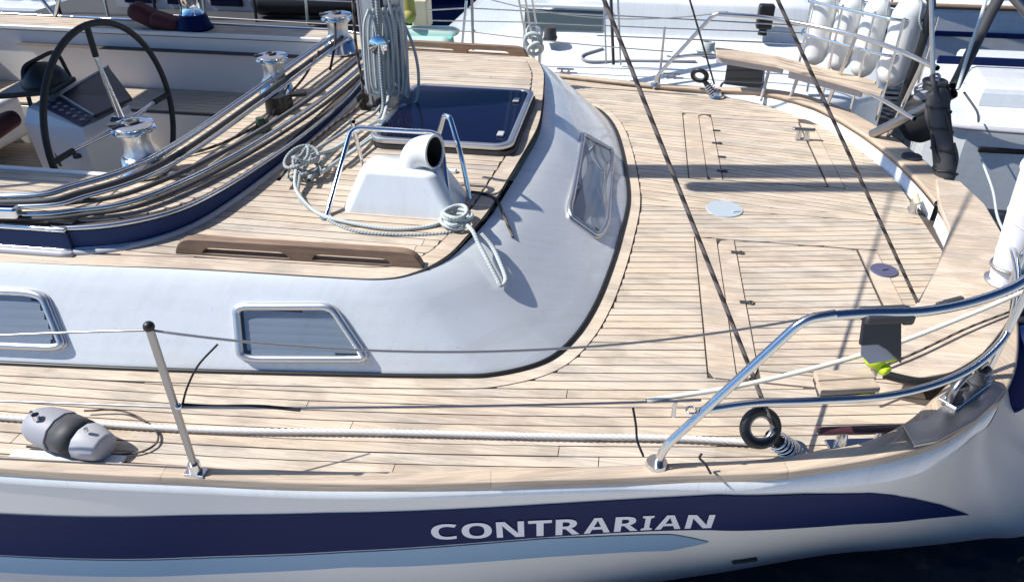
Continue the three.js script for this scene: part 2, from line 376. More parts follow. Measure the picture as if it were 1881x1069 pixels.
for (const s of [1, -1]) {
  const L = { curve: plankZ, w: PW, side: s };
  layPlanks(deck, { ...L, x0: -3.6, x1: 0.40, lo: (x) => (x < 0.125 ? Math.max(0.035, coMz(x)) : 0.035), hi: deckZ });
  layPlanks(deck, { ...L, x0: 0.40, x1: 1.30, lo: () => 0.035, hi: () => 0.362, split: false });
  layPlanks(deck, { ...L, x0: 0.40, x1: 1.30, lo: () => 1.512, hi: deckZ, split: false });
  layPlanks(deck, { ...L, x0: 1.30, x1: 1.62, lo: () => 0.035, hi: deckZ, split: false });
  // covering boards along the toe rail edge of the deck are the rail itself; king plank
  mesh('king_plank', slab([[0.13, 0.0 * s], [1.62, 0], [1.62, 0.031 * s], [0.13, 0.031 * s]], 0.0005, 0.014), M.margin, deck);
  // locker lid set in the foredeck: frame boards, then planks
  const lid = sub('locker_lid', deck);
  mesh('frame_board', slab([[0.408, 0.37 * s], [0.512, 0.37 * s], [0.512, 1.47 * s], [0.545, 1.505 * s], [0.43, 1.505 * s], [0.408, 1.46 * s]], 0.001, 0.014), M.margin, lid);
  mesh('frame_board', slab([[0.518, 0.43 * s], [0.535, 0.385 * s], [0.575, 0.37 * s], [0.600, 0.37 * s], [0.600, 1.42 * s], [0.585, 1.46 * s], [0.562, 1.485 * s], [0.540, 1.478 * s], [0.518, 1.45 * s]], 0.001, 0.014), M.margin, lid);
  mesh('frame_board', slab([[1.212, 0.37 * s], [1.295, 0.37 * s], [1.295, 1.40 * s], [1.212, 1.43 * s]], 0.001, 0.014), M.margin, lid);
  mesh('frame_board', slab([[0.607, 1.437 * s], [1.205, 1.437 * s], [1.205, 1.503 * s], [0.607, 1.503 * s]], 0.001, 0.014), M.margin, lid);
  layPlanks(lid, { ...L, x0: 0.607, x1: 1.205, lo: () => 0.372, hi: () => 1.43, split: false });
  for (const z of [0.50, 0.95]) mesh('lid_latch', [rbox(0.05, 0.006, 0.022, 0.003, 0.60, 0.004, z * s), torus(0.012, 0.003, 0.625, 0.005, z * s, Math.PI / 2)], M.darkGrey, lid);
  // margin boards round the coachroof foot, in lengths
  const inner = offsetLine(cbD, 0.010), outer = offsetLine(cbD, 0.070), cuts = [0, 14, 28, 40, 52, 66, 86, 108, 132];
  for (let i = 1; i < cuts.length; i++) {
    const a = inner.slice(cuts[i - 1], cuts[i] + 1), b = outer.slice(cuts[i - 1], cuts[i] + 1);
    if (i > 1) { a[0] = [lerp(a[0][0], a[1][0], 0.02), lerp(a[0][1], a[1][1], 0.02)]; }
    mesh('margin_board', slab([...a, ...b.reverse()].map((p) => [p[0], Math.max(0, p[1]) * s]), 0.001, 0.014), TEAK[i % 3 === 0 ? 2 : 0], deck);
  }
}
// rubber gasket line round the coachroof foot
mesh('gasket', [1, -1].map((s) => sweep(offsetLine(cbD, 0.003).map((p) => V(p[0], 0.004, Math.max(0, p[1]) * s)), 0.0115, 6)), M.black, deck);

// toe rail: bulwark and teak cap, in lengths
{
  const rail = sub('toe_rail', yacht);
  const N = toeD.length;
  for (const s of [1, -1]) {
    const ring = (i) => {
      const o = toeD[i], n = capIn[i], h = bulH(o[0]), ox = o[0], oz = o[1] + 0.006;
      return { o: [ox, oz], n, h };
    };
    const wall = [], seg = [];
    for (let i = 0; i < N; i++) { const q = ring(i); if (q.n[0] > 1.66 && q.n[1] < 0.45) break; const m = (f) => [lerp(q.o[0], q.n[0], f), lerp(q.o[1], q.n[1], f)]; const a = m(0.97), b = m(0.035); wall.push([[b[0], -0.05, s * b[1]], [b[0], q.h - 0.015, s * b[1]], [a[0], q.h - 0.015, s * a[1]], [a[0], -0.02, s * a[1]]]); seg.push(q); }
    mesh('bulwark', grid(wall), M.gel, rail);
    const cuts = [0, 18, 34, 52, 74, seg.length - 1];
    for (let c = 1; c < cuts.length; c++) {
      const rr = [];
      for (let i = cuts[c - 1]; i <= cuts[c]; i++) {
        const q = seg[i], e = 0.006, f = (k) => [lerp(q.o[0], q.n[0], k), lerp(q.o[1], q.n[1], k)], A = f(0), B = f(0.08), C = f(0.92), D = f(1), t = q.h + 0.012, b = q.h - 0.022;
        rr.push([[A[0], b, A[1]], [A[0], t - e, A[1]], [B[0], t, B[1]], [C[0], t, C[1]], [D[0], t - e, D[1]], [D[0], b, D[1]], [A[0], b, A[1]]].map((p) => [p[0] - (i === cuts[c - 1] && c > 1 ? -0.001 : 0), p[1], p[2] * s]));
      }
      mesh('cap_rail', grid(rr, (i, j, p) => [p[0] + p[2] * 0.3, p[2] + j * 0.2]), M.cap, rail);
    }
  }
}

// ---------------------------------------------------------------- coachroof
const coach = sub('coachroof', yacht);
{
  const rows = [], vs = [0, 0.3, 0.6, 0.72, 0.8, 0.86, 0.91, 0.95, 0.98, 1];
  for (let i = 0; i <= 22 * 8; i++) rows.push(vs.map((v) => { const p = coachP(i / 8, v); return [p.x, p.y, p.z]; }));
  mesh('cabin_side', grid(rows, (i, j, p) => [p[0] + p[2], p[1]]), M.gel, coach);
  const ctZ = zOf(ctD.filter((p, i) => i === 0 || p[0] > ctD[i - 1][0]));
  const rr = [];
  const seamZ = (x) => ctZ(Math.min(x, -0.461));
  for (let i = 0; i <= 80; i++) { const x = lerp(-1.95, -0.462, i / 80), h = Math.max(0.01, seamZ(x)), r = []; for (let j = 0; j <= 20; j++) { const z = lerp(-h, h, j / 20); r.push([x, 0.3555 + Math.min(0.0495, camber(z)), z]); } rr.push(r); }
  const sides = [1, -1].map((s) => { const q = []; for (let i = 0; i <= 30; i++) { const x = lerp(-4.6, -1.95, i / 30), h = seamZ(x); q.push([[x, 0.3555, s * 1.2], [x, 0.3555, s * h]]); } return grid(q); });
  mesh('caulking', [grid(rr), ...sides], M.caulk, coach);
  const roofIn = offsetLine(ctD, -0.085), riZ = zOf(roofIn.filter((p, i) => i === 0 || p[0] > roofIn[i - 1][0]));
  const cam = (z) => camber(z);
  for (const s of [1, -1]) {
    layPlanks(coach, { curve: () => 1.62, w: 0.0505, x0: -1.95, x1: -0.50, lo: () => 0.003, hi: (x) => riZ(Math.min(x, 10)), side: s, y: 0.362, cam, joint: 1.2 });
    layPlanks(coach, { curve: (x) => seamZ(x) - 0.09, w: 0.0505, x0: -3.6, x1: -1.95, lo: () => 1.40, hi: (x) => seamZ(x) - 0.092, side: s, y: 0.362, cam });
    const o = offsetLine(ctD, -0.008), n = offsetLine(ctD, -0.080), cuts = [0, 16, 30, 46, 66, 92, 132];
    for (let i = 1; i < cuts.length; i++) {
      const a = o.slice(cuts[i - 1], cuts[i] + 1), b = n.slice(cuts[i - 1], cuts[i] + 1);
      const g = slab([...a, ...b.reverse()].map((p) => [p[0], Math.max(0, p[1]) * s]), 0.3625, 0.014), p = g.attributes.position;
      for (let k = 0; k < p.count; k++) p.setY(k, p.getY(k) + cam(p.getZ(k)));
      mesh('margin_board', g, TEAK[(i * 2) % 6], coach);
    }
  }
}
// windows laid on the cabin side: outline of [u, v] on that surface
function cabinWindow(out, r, slats, turn) {
  const w = sub('window', yacht);
  const C = V(0, 0, 0), pts = [];
  // rounded outline
  const P = [];
  for (let i = 0; i < out.length; i++) {
    const p = out[i], a = out[(i + out.length - 1) % out.length], b = out[(i + 1) % out.length], k = p[2] || 0.2;
    for (let j = 0; j <= 6; j++) { const t = j / 6, q0 = [lerp(p[0], a[0], k), lerp(p[1], a[1], k)], q1 = [lerp(p[0], b[0], k), lerp(p[1], b[1], k)]; P.push([0, 1].map((c) => (1 - t) * (1 - t) * q0[c] + 2 * t * (1 - t) * p[c] + t * t * q1[c])); }
  }
  const dir = (u, v) => normalOf(coachP, u, v, coachP(u, 0.02).sub(coachP(u, 0.9)).setY(0.1));
  const put = (u, v, off) => coachP(u, v).addScaledVector(dir(u, v), off);
  const cu = P.reduce((a, p) => a + p[0], 0) / P.length, cv = P.reduce((a, p) => a + p[1], 0) / P.length;
  const inset = (k) => P.map((p) => [lerp(p[0], cu, k), lerp(p[1], cv, k)]);
  const fill = (Q, off) => {
    const rows = [], n = 6; for (let i = 0; i <= Q.length; i++) { const q = Q[i % Q.length], row = []; for (let j = 0; j <= n; j++) { const p = put(lerp(cu, q[0], j / n), lerp(cv, q[1], j / n), off); row.push([p.x, p.y, p.z]); } rows.push(row); }
    return grid(rows);
  };
  const loop = (Q, off) => { const c = Q.map((q) => put(q[0], q[1], off)); c.push(c[0], c[1]); return c; };
  mesh('frame', [sweep(loop(inset(0.045), 0.010), r, 8), sweep(loop(inset(0.0), 0.004), r * 0.55, 8)], M.alu, w);
  mesh('backing', fill(inset(0.08), 0.003), M.darkGrey, w);
  const vs = P.map((p) => p[1]), v0 = Math.min(...vs), v1 = Math.max(...vs), us = (v) => { const c = []; const Q = inset(0.14); for (let i = 0; i < Q.length; i++) { const a = Q[i], b = Q[(i + 1) % Q.length]; if ((a[1] - v) * (b[1] - v) <= 0 && a[1] !== b[1]) c.push(lerp(a[0], b[0], (v - a[1]) / (b[1] - a[1]))); } return c.length > 1 ? [Math.min(...c), Math.max(...c)] : null; };
  for (let k = 0; k < slats; k++) {
    const v = lerp(v0, v1, (k + 0.75) / (slats + 0.4)), q = us(v); if (!q) continue;
    const dv = (v1 - v0) / slats * 0.54, rows = [];
    for (let i = 0; i <= 12; i++) { const u = lerp(q[0], q[1], i / 12); const a = put(u, v - dv, 0.0048), b = put(u, v, 0.0066), c = put(u, v + dv, 0.0054); rows.push([a, b, c].map((p) => [p.x, p.y, p.z])); }
    mesh('blind_slat', grid(rows), M.blind, w);
  }
  mesh('pane', fill(inset(0.06), 0.0125), M.pane, w);
  return w;
}
cabinWindow([[2.31, 0.645, 0.12], [2.31, 0.13, 0.14], [3.17, 0.165, 0.10], [3.02, 0.695, 0.14]], 0.016, 7);
cabinWindow([[0.62, 0.68, 0.1], [0.62, 0.15, 0.1], [1.235, 0.17, 0.12], [1.15, 0.70, 0.16]], 0.016, 6);
cabinWindow([[9.42, 0.52, 0.2], [9.56, 0.15, 0.2], [12.35, 0.16, 0.06], [12.05, 0.56, 0.08]], 0.015, 5);

// roof hatch
{
  const h = sub('roof_hatch', yacht), y = 0.425;
  const rr = (x0, x1, z0, z1, r) => { const o = []; for (const [cx, cz, a] of [[x1 - r, z1 - r, 0], [x0 + r, z1 - r, 90], [x0 + r, z0 + r, 180], [x1 - r, z0 + r, 270]]) for (let k = 0; k <= 6; k++) { const t = (a + k * 15) * Math.PI / 180; o.push([cx + Math.cos(t) * r, cz + Math.sin(t) * r]); } return o; };
  mesh('base_frame', slab(rr(-1.27, -0.53, -0.45, 0.45, 0.08), y + 0.012, 0.05, { hole: rr(-1.20, -0.60, -0.38, 0.38, 0.05) }), M.darkGrey, h);
  mesh('frame', slab(rr(-1.28, -0.54, -0.45, 0.45, 0.085), y + 0.045, 0.028, { bevel: 0.008, hole: rr(-1.245, -0.575, -0.415, 0.415, 0.06) }), M.alu, h);
  mesh('glass', slab(rr(-1.247, -0.573, -0.417, 0.417, 0.06), y + 0.040, 0.012), M.glassDark, h);
  for (const z of [-0.22, 0.30]) mesh('handle', [rbox(0.035, 0.012, 0.055, 0.005, -0.62, y + 0.047, z)], M.paleGrey, h);
  for (const z of [0.26, -0.26]) mesh('hinge', rbox(0.03, 0.02, 0.07, 0.005, -1.26, y + 0.048, z), M.alu, h);
}
// ventilator: box, cowl, stainless guard
{
  const v = sub('ventilator', yacht), y0 = 0.385;
  // box: tapered block, wide at the foot on the starboard side
  const prof = [[0, [-1.20, -0.66, 0.82, 1.105]], [0.02, [-1.195, -0.665, 0.82, 1.103]], [0.185, [-1.115, -0.765, 0.86, 1.055]], [0.20, [-1.10, -0.78, 0.87, 1.04]]];
  const ringOf = ([h, [a, b, c, d]]) => { const o = [], r = 0.05; for (const [cx, cz, s] of [[b - r, d - r, 0], [a + r, d - r, 90], [a + r, c + r, 180], [b - r, c + r, 270]]) for (let k = 0; k <= 4; k++) { const t = (s + k * 22.5) * Math.PI / 180; o.push([cx + Math.cos(t) * r, y0 - 0.02 + h, cz + Math.sin(t) * r]); } o.push(o[0]); return o; };
  const rows = prof.map(ringOf), topc = rows[3].map(() => [-0.94, y0 + 0.186, 0.955]);
  mesh('vent_box', grid([...rows, topc]), M.gel, v);
  mesh('box_rib', [rbox(0.46, 0.02, 0.03, 0.008, -1.0, y0 + 0.03, 0.66), rbox(0.46, 0.02, 0.03, 0.008, -1.12, y0 + 0.045, 0.22)], M.gel, v);
  // cowl
  const cp = spline([[-0.895, y0 + 0.12, 0.94], [-0.895, y0 + 0.165, 0.94], [-0.885, y0 + 0.205, 0.942], [-0.86, y0 + 0.235, 0.948], [-0.825, y0 + 0.248, 0.957], [-0.79, y0 + 0.252, 0.968]], 30), face = cp[30].clone().sub(cp[28]).normalize();
  mesh('cowl', sweep(cp, (t) => 0.060 + 0.012 * Math.pow(t, 1.4), 24), M.fender, v);
  mesh('cowl_lining', sweep(cp, (t) => 0.055 + 0.011 * Math.pow(t, 1.4), 24), M.rubber, v);
  const fq = new THREE.Quaternion().setFromUnitVectors(V(0, 0, 1), face);
  mesh('cowl_lip', new THREE.TorusGeometry(0.069, 0.006, 8, 30).applyQuaternion(fq).translate(cp[30].x, cp[30].y, cp[30].z), M.fender, v);
  mesh('guard_rail', [
    bent([[-1.235, y0, 1.16], [-1.205, y0 + 0.28, 0.82], [-0.80, y0 + 0.28, 0.82], [-0.70, y0, 1.10]], 0.012, 0.05),
    bent([[-1.25, y0, 0.62], [-1.215, y0 + 0.305, 0.78], [-1.20, y0 + 0.30, 0.80]], 0.010, 0.04),
    bent([[-0.83, y0 + 0.24, 0.72], [-0.795, y0 + 0.335, 0.75], [-0.765, y0 + 0.335, 0.77], [-0.70, y0 + 0.20, 0.86], [-0.655, y0, 0.90]], 0.0115, 0.05)], M.chrome, v);
  mesh('guard_foot', [cyl(0.025, 0.03, 0.02, -1.235, y0, 1.16), cyl(0.025, 0.03, 0.02, -0.70, y0, 1.10), cyl(0.025, 0.03, 0.02, -0.655, y0, 0.90)], M.steel, v);
}
// hand rail on the starboard roof edge (and its twin to port)
for (const s of [1, -1]) {
  const g = [], x0 = -1.73, x1 = -0.73, zc = (x) => lerp(1.495, 1.455, (x - x0) / (x1 - x0));
  const out = new THREE.Shape(); out.moveTo(0, 0); out.bezierCurveTo(0.02, 0.055, 0.05, 0.062, 0.10, 0.062); out.lineTo(0.90, 0.062); out.bezierCurveTo(0.95, 0.062, 0.98, 0.055, 1.0, 0); out.closePath();
  for (const [a, b] of [[0.11, 0.47], [0.56, 0.88]]) { const h = new THREE.Path(); h.moveTo(a, 0.002); h.lineTo(b, 0.002); h.quadraticCurveTo(b, 0.034, b - 0.05, 0.034); h.lineTo(a + 0.05, 0.034); h.quadraticCurveTo(a, 0.034, a, 0.002); out.holes.push(h); }
  const e = new THREE.ExtrudeGeometry(out, { depth: 0.026, bevelEnabled: true, bevelThickness: 0.006, bevelSize: 0.005, bevelSegments: 3, curveSegments: 10 });
  e.translate(0, 0, -0.013).rotateY(Math.atan2(zc(x0) - zc(x1), 1) ).translate(x0, 0.372, zc(x0));
  if (s < 0) { e.scale(1, 1, -1); const ix = e.attributes.position; for (let i = 0; i < ix.count; i += 3) { for (const at_ of [e.attributes.position, e.attributes.normal, e.attributes.uv]) for (let c = 0; c < at_.itemSize; c++) { const q = at_.getComponent(i + 1, c); at_.setComponent(i + 1, c, at_.getComponent(i + 2, c)); at_.setComponent(i + 2, c, q); } } }
  mesh('hand_rail', e, M.railWood, yacht);
}

// ---------------------------------------------------------------- cockpit: coaming with blue band, well, seats
const CO = [[-5.6, 1.66], [-2.45, 1.575], [-2.2, 1.56], [-1.97, 1.49], [-1.80, 1.34], [-1.71, 1.1], [-1.64, 0.7], [-1.60, 0.3], [-1.59, 0]];
const coD = dense(CO, 8), coZ = zOf(coD.filter((p, i) => i === 0 || p[0] > coD[i - 1][0]));
const COH = 0.475;
{
  const c = sub('cockpit_coaming', yacht);
  const full = [...coD, ...coD.slice(0, -1).reverse().map((p) => [p[0], -p[1]])];
  const wallRow = (off, h0, h1) => grid(offsetLine(full, off).map((p) => [[p[0], h0, p[1]], [p[0], lerp(h0, h1, 0.5), p[1]], [p[0], h1, p[1]]]));
  mesh('coaming_wall', [wallRow(0, 0.345, COH)], M.gel, c);
  mesh('blue_band', wallRow(0.006, 0.385, 0.455), M.canvas, c);
  mesh('trim', [sweep(offsetLine(full, 0.004).map((p) => V(p[0], COH - 0.006, p[1])), 0.011, 8), sweep(offsetLine(full, 0.008).map((p) => V(p[0], 0.378, p[1])), 0.008, 8)], M.steel, c);
  mesh('foot_moulding', sweep(offsetLine(full, 0.02).map((p) => V(p[0], 0.366 + Math.max(0, camber(p[1])) * (p[0] > -1.95 ? 1 : 0), p[1])), 0.016, 8), M.paleGrey, c);
  // teak top with the well left open
  const WX = -2.15, WZ = 1.08;
  mesh('caulking', slab([...full], COH - 0.008, 0.02, { hole: [[-5.1, -1.28], [WX, -1.28], [WX, WZ], [-5.1, WZ]] }), M.caulk, c);
  const straight = () => 1.7, top = { curve: straight, w: 0.052, y: COH, thick: 0.012, joint: 1.2 };
  for (const s of [1, -1]) {
    layPlanks(c, { ...top, x0: -5.0, x1: WX, lo: () => (s > 0 ? WZ + 0.02 : 1.30), hi: (x) => coZ(x) - 0.05, side: s });
    layPlanks(c, { ...top, x0: WX + 0.01, x1: -1.64, lo: () => 0.002, hi: (x) => (x < -1.605 ? coZ(x) - 0.05 : 0), side: s });
  }
  mesh('well_edge', [rbox(2.95, 0.03, 0.03, 0.008, WX - 1.5, COH - 0.006, WZ), rbox(0.03, 0.03, 2.36, 0.008, WX, COH - 0.006, -0.1), rbox(2.95, 0.03, 0.03, 0.008, WX - 1.5, COH - 0.006, -1.28)], M.gelWarm, c);
  const w = sub('cockpit_well', yacht);
  mesh('port_side', rbox(3.0, 0.74, 0.04, 0.01, WX - 1.5, 0.09, -1.31), M.gelWarm, w);
  mesh('starboard_side', rbox(3.0, 0.74, 0.04, 0.01, WX - 1.5, 0.09, 1.11), M.gelWarm, w);
  mesh('forward_bulkhead', rbox(0.04, 0.74, 2.42, 0.01, WX + 0.02, 0.09, -0.1), M.gelWarm, w);
  mesh('aft_bulkhead', rbox(0.04, 0.74, 2.42, 0.01, -5.12, 0.09, -0.1), M.gelWarm, w);
  mesh('helm_seat', [rbox(0.55, 0.30, 1.3, 0.05, -4.55, 0.0, -0.1), rbox(0.16, 0.34, 1.3, 0.05, -4.85, 0.30, -0.1)], M.gelWarm, w);
  mesh('floor', rbox(3.0, 0.03, 2.4, 0.005, WX - 1.5, -0.28, -0.1), M.caulk, w);
  for (let k = 0; k < 30; k++) mesh('plank', rbox(2.95, 0.012, 0.046, 0.002, WX - 1.5, -0.262, -0.78 + k * 0.051), teak(), w);
  for (const [z, s] of [[-1.06, -1], [0.88, 1]]) {
    mesh('seat_front', rbox(2.98, 0.30, 0.03, 0.008, WX - 1.5, -0.12, z - s * 0.22), M.gelWarm, w);
    mesh('seat', rbox(2.98, 0.02, 0.46, 0.006, WX - 1.5, 0.035, z), M.caulk, w);
    for (let k = 0; k < 8; k++) mesh('plank', rbox(2.95, 0.014, 0.05, 0.003, WX - 1.5, 0.045, z - 0.20 + k * 0.056), teak(), w);
  }
}
// folded windscreen frame: stainless tubes along the coaming
{
  const f = sub('spray_hood_frame', yacht);
  const sway = (pts) => spline(pts, 60);
  const lo = (dx, dh, dz) => sway([[-3.6 + dx, 0.51 + dh, 1.62 + dz], [-2.45 + dx, 0.51 + dh, 1.56 + dz], [-2.12 + dx, 0.51 + dh, 1.47 + dz], [-1.93 + dx, 0.515 + dh, 1.33 + dz], [-1.77 + dx, 0.52 + dh, 0.90 + dz], [-1.66 + dx, 0.53 + dh, 0.30 + dz], [-1.62 + dx, 0.535 + dh, -0.3 + dz], [-1.62 + dx, 0.54 + dh, -0.85 + dz]]);
  for (const [dx, dh, dz, r] of [[0, 0, 0, 0.012], [-0.035, 0.018, -0.03, 0.010], [0.03, -0.012, 0.01, 0.009], [-0.07, 0.0, -0.06, 0.010]]) mesh('lower_tube', sweep(lo(dx, dh, dz), r, 10), dx === -0.035 || dx === 0.03 ? M.darkGrey : M.steel, f);
  const up = (dx, dh, dz) => sway([[-3.6 + dx, 0.55 + dh, 1.66 + dz], [-2.40 + dx, 0.55 + dh, 1.53 + dz], [-2.15 + dx, 0.555 + dh, 1.40 + dz], [-1.97 + dx, 0.565 + dh, 1.08 + dz], [-1.92 + dx, 0.575 + dh, 0.30 + dz], [-1.90 + dx, 0.585 + dh, -0.5 + dz], [-1.89 + dx, 0.59 + dh, -0.95 + dz]]);
  for (const [dx, dh, dz, r] of [[0, 0, 0, 0.013], [-0.045, 0.012, -0.02, 0.011], [0.035, -0.006, 0.02, 0.010], [-0.085, 0.002, -0.05, 0.009]]) mesh('upper_tube', sweep(up(dx, dh, dz), r, 10), dx === 0 ? M.darkGrey : M.steel, f);
  mesh('hinge_plate', [rbox(0.16, 0.05, 0.05, 0.015, -2.40, 0.53, 1.57, 0.1)], M.chrome, f);
}
// bimini over the helm, above the picture: it shades the cockpit
{
  const f = sub('bimini', yacht), rows = [];
  for (let i = 0; i <= 12; i++) { const x = lerp(-5.3, -3.62, i / 12), r = []; for (let j = 0; j <= 12; j++) { const z = lerp(-1.55, 1.40, j / 12); r.push([x, 1.98 - 0.10 * Math.pow((z + 0.05) / 1.45, 2) + 0.03 * Math.sin(i / 12 * Math.PI * 2), z]); } rows.push(r); }
  mesh('canopy', grid(rows), M.canvas, f);
  for (const x of [-5.25, -3.66]) mesh('bow_tube', bent([[-4.5, COH, 1.60], [x, 1.86, 1.42], [x, 1.95, 0], [x, 1.86, -1.57], [-4.5, COH, -1.60]], 0.014, 0.25, 10), M.steel, f);
}
// winches
function winch(x, y, z, k, mats = {}) {
  const w = sub('winch', yacht);
  mesh('base', lathe([[0, 0], [0.105, 0], [0.105, 0.02], [0.092, 0.035], [0.085, 0.07], [0.07, 0.09], [0, 0.09]].map(([a, b]) => [a * k, b * k]), x, y, z), mats.base || M.steel, w);
  mesh('drum', lathe([[0.07, 0.085], [0.062, 0.10], [0.056, 0.135], [0.058, 0.165], [0.066, 0.18], [0.066, 0.186]].map(([a, b]) => [a * k, b * k]), x, y, z), mats.drum || M.alu, w);
  mesh('self_tailer', [lathe([[0.05, 0.186], [0.084, 0.19], [0.088, 0.196], [0.06, 0.203], [0.06, 0.208], [0.088, 0.214], [0.084, 0.222], [0.05, 0.228], [0, 0.228]].map(([a, b]) => [a * k, b * k]), x, y, z)], mats.top || M.chrome, w);
  mesh('socket', [lathe([[0.03, 0.228], [0.03, 0.234], [0.018, 0.236], [0.018, 0.229], [0, 0.229]].map(([a, b]) => [a * k, b * k]), x, y, z), rbox(0.05 * k, 0.012 * k, 0.03 * k, 0.004, x - 0.06 * k, y + 0.225 * k, z + 0.03 * k, 0.4)], mats.socket || M.darkGrey, w);
  return w;
}
winch(-2.13, COH - 0.005, 1.02, 1.05);
winch(-2.0, COH - 0.005, -0.12, 1.0, { base: M.chrome, socket: M.black });
winch(-1.93, COH - 0.005, -0.98, 1.15);
winch(-3.22, COH - 0.005, -1.42, 1.25, { base: M.navy, drum: M.chrome });
// mainsheet cover, sheave boxes and cleats on the forward coaming
mesh('rope_clutch', [rbox(0.09, 0.06, 0.10, 0.02, -1.86, COH + 0.03, 0.12), cyl(0.055, 0.06, 0.09, -1.87, COH + 0.045, 0.18), rbox(0.10, 0.02, 0.05, 0.008, -1.80, COH + 0.06, 0.05, 0.4)], M.black, yacht);
mesh('cam_cleat', [rbox(0.08, 0.02, 0.07, 0.006, -1.83, COH + 0.012, 0.46), cyl(0.02, 0.028, 0.06, -1.83, COH + 0.04, 0.46), rbox(0.02, 0.05, 0.03, 0.006, -1.80, COH + 0.045, 0.45, 0.3)], M.green, yacht);
mesh('pad_eye', [torus(0.028, 0.007, -1.93, COH + 0.012, 1.02, Math.PI / 2), rbox(0.07, 0.012, 0.03, 0.005, -1.97, COH + 0.01, 1.04)], M.steel, yacht);
// compass pedestal with instruments
{
  const p = sub('steering_pedestal', yacht);
  const A = (x, y, z) => [x, y, z];
  // wedge body: foot, then sloping top
  const foot = [[-3.34, -0.26, 0.27], [-2.98, -0.26, 0.32], [-2.96, -0.26, -0.12], [-3.34, -0.26, -0.16]], mid = [[-3.36, 0.36, 0.28], [-2.90, 0.30, 0.42], [-2.84, 0.30, 0.02], [-3.36, 0.38, -0.18]], top = [[-3.34, 0.44, 0.24], [-2.90, 0.40, 0.40], [-2.86, 0.41, 0.04], [-3.33, 0.47, -0.16]];
  const rows = [foot, mid, top].map((r) => [...r, r[0]]);
  const c = [-3.1, 0.44, 0.12];
  const g = grid([...rows, rows[2].map(() => c)]).toNonIndexed(); g.computeVertexNormals();
  mesh('housing', g, M.gelWarm, p);
  const quad = (q, t) => { const n = V(...q[1]).sub(V(...q[0])).cross(V(...q[3]).sub(V(...q[0]))).normalize(); if (n.y < 0) n.negate(); const up = q.map((r) => V(...r).addScaledVector(n, t)), pos = [...q.map((r) => V(...r)), ...up].flatMap((v) => [v.x, v.y, v.z]); const gg = new THREE.BufferGeometry(); gg.setAttribute('position', new THREE.Float32BufferAttribute(pos, 3)); gg.setIndex([4, 5, 6, 4, 6, 7, 0, 1, 5, 0, 5, 4, 1, 2, 6, 1, 6, 5, 2, 3, 7, 2, 7, 6, 3, 0, 4, 3, 4, 7]); const f = gg.toNonIndexed(); f.computeVertexNormals(); return f; };
  mesh('display', quad([[-3.22, 0.455, 0.09], [-3.17, 0.50, -0.30], [-2.82, 0.44, 0.04], [-2.88, 0.425, 0.30]], 0.02), M.screen, p);
  mesh('display_rim', [tube([[-3.23, 0.475, 0.10], [-3.18, 0.52, -0.31]], 0.008, { straight: true }), tube([[-3.23, 0.475, 0.10], [-2.88, 0.445, 0.31]], 0.006, { straight: true })], M.paleGrey, p);
  mesh('keypad', quad([[-3.30, 0.43, 0.20], [-3.25, 0.445, 0.08], [-2.90, 0.415, 0.315], [-2.915, 0.405, 0.385]], 0.012), M.keypad, p);
  for (let i = 0; i < 6; i++) for (let j = 0; j < 2; j++) mesh('key', rbox(0.026, 0.008, 0.022, 0.003, -3.25 + i * 0.062 - j * 0.005, 0.447 - i * 0.004 + j * 0.004, 0.185 + i * 0.030 - j * 0.048, -0.65), M.grey, p);
  mesh('compass_hood', [at(new THREE.SphereGeometry(0.13, 20, 12, 0, 6.3, 0, 1.5), -3.36, 0.50, 0.02), rbox(0.34, 0.03, 0.26, 0.01, -3.38, 0.50, 0.08, 0.15, 0.08)], M.black, p);
  mesh('knob', [cyl(0.022, 0.024, 0.02, -2.99, 0.24, 0.40)], M.darkGrey, p);
  mesh('slot', [rbox(0.03, 0.10, 0.012, 0.004, -3.18, 0.18, 0.325, -0.25), rbox(0.025, 0.12, 0.012, 0.004, -2.94, 0.06, 0.335, 0), rbox(0.09, 0.13, 0.03, 0.01, -3.05, -0.02, 0.33)], M.black, p);
  mesh('grab_bar', bent([[-3.42, 0.30, 0.14], [-3.42, 0.62, 0.10], [-3.36, 0.66, -0.14], [-3.34, 0.40, -0.18]], 0.012, 0.06), M.black, p);
}
// steering wheel, in a plane across the boat
{
  const w = sub('steering_wheel', yacht), R = 0.535, cx = -2.785, cy = 0.385, cz = 0.28, hub = V(cx + 0.03, cy, cz);
  const pt = (a, r = R) => V(cx, cy + r * Math.cos(a), cz + r * Math.sin(a));
  mesh('rim', sweep([...Array(73)].map((_, i) => pt(i / 72 * 2 * Math.PI)), 0.017, 10), M.rubber, w);
  for (const a of [0, 1.57, 3.14, -1.57]) mesh('spoke', [sweep([hub.clone().lerp(pt(a), 0.05), pt(a, R * 0.72)], 0.011, 8), sweep([hub.clone().lerp(pt(a), 0.05).add(V(0.03, 0, 0.0)), pt(a, R * 0.72)], 0.009, 8)], M.steel, w);
  for (const a of [0, 1.57, 3.14, -1.57]) mesh('spoke_grip', sweep([pt(a, R * 0.70), pt(a, R)], 0.016, 8), M.rubber, w);
  mesh('hub', [at(new THREE.CylinderGeometry(0.05, 0.05, 0.07, 20), hub.x, hub.y, hub.z, 0, 0, Math.PI / 2)], M.chrome, w);
}
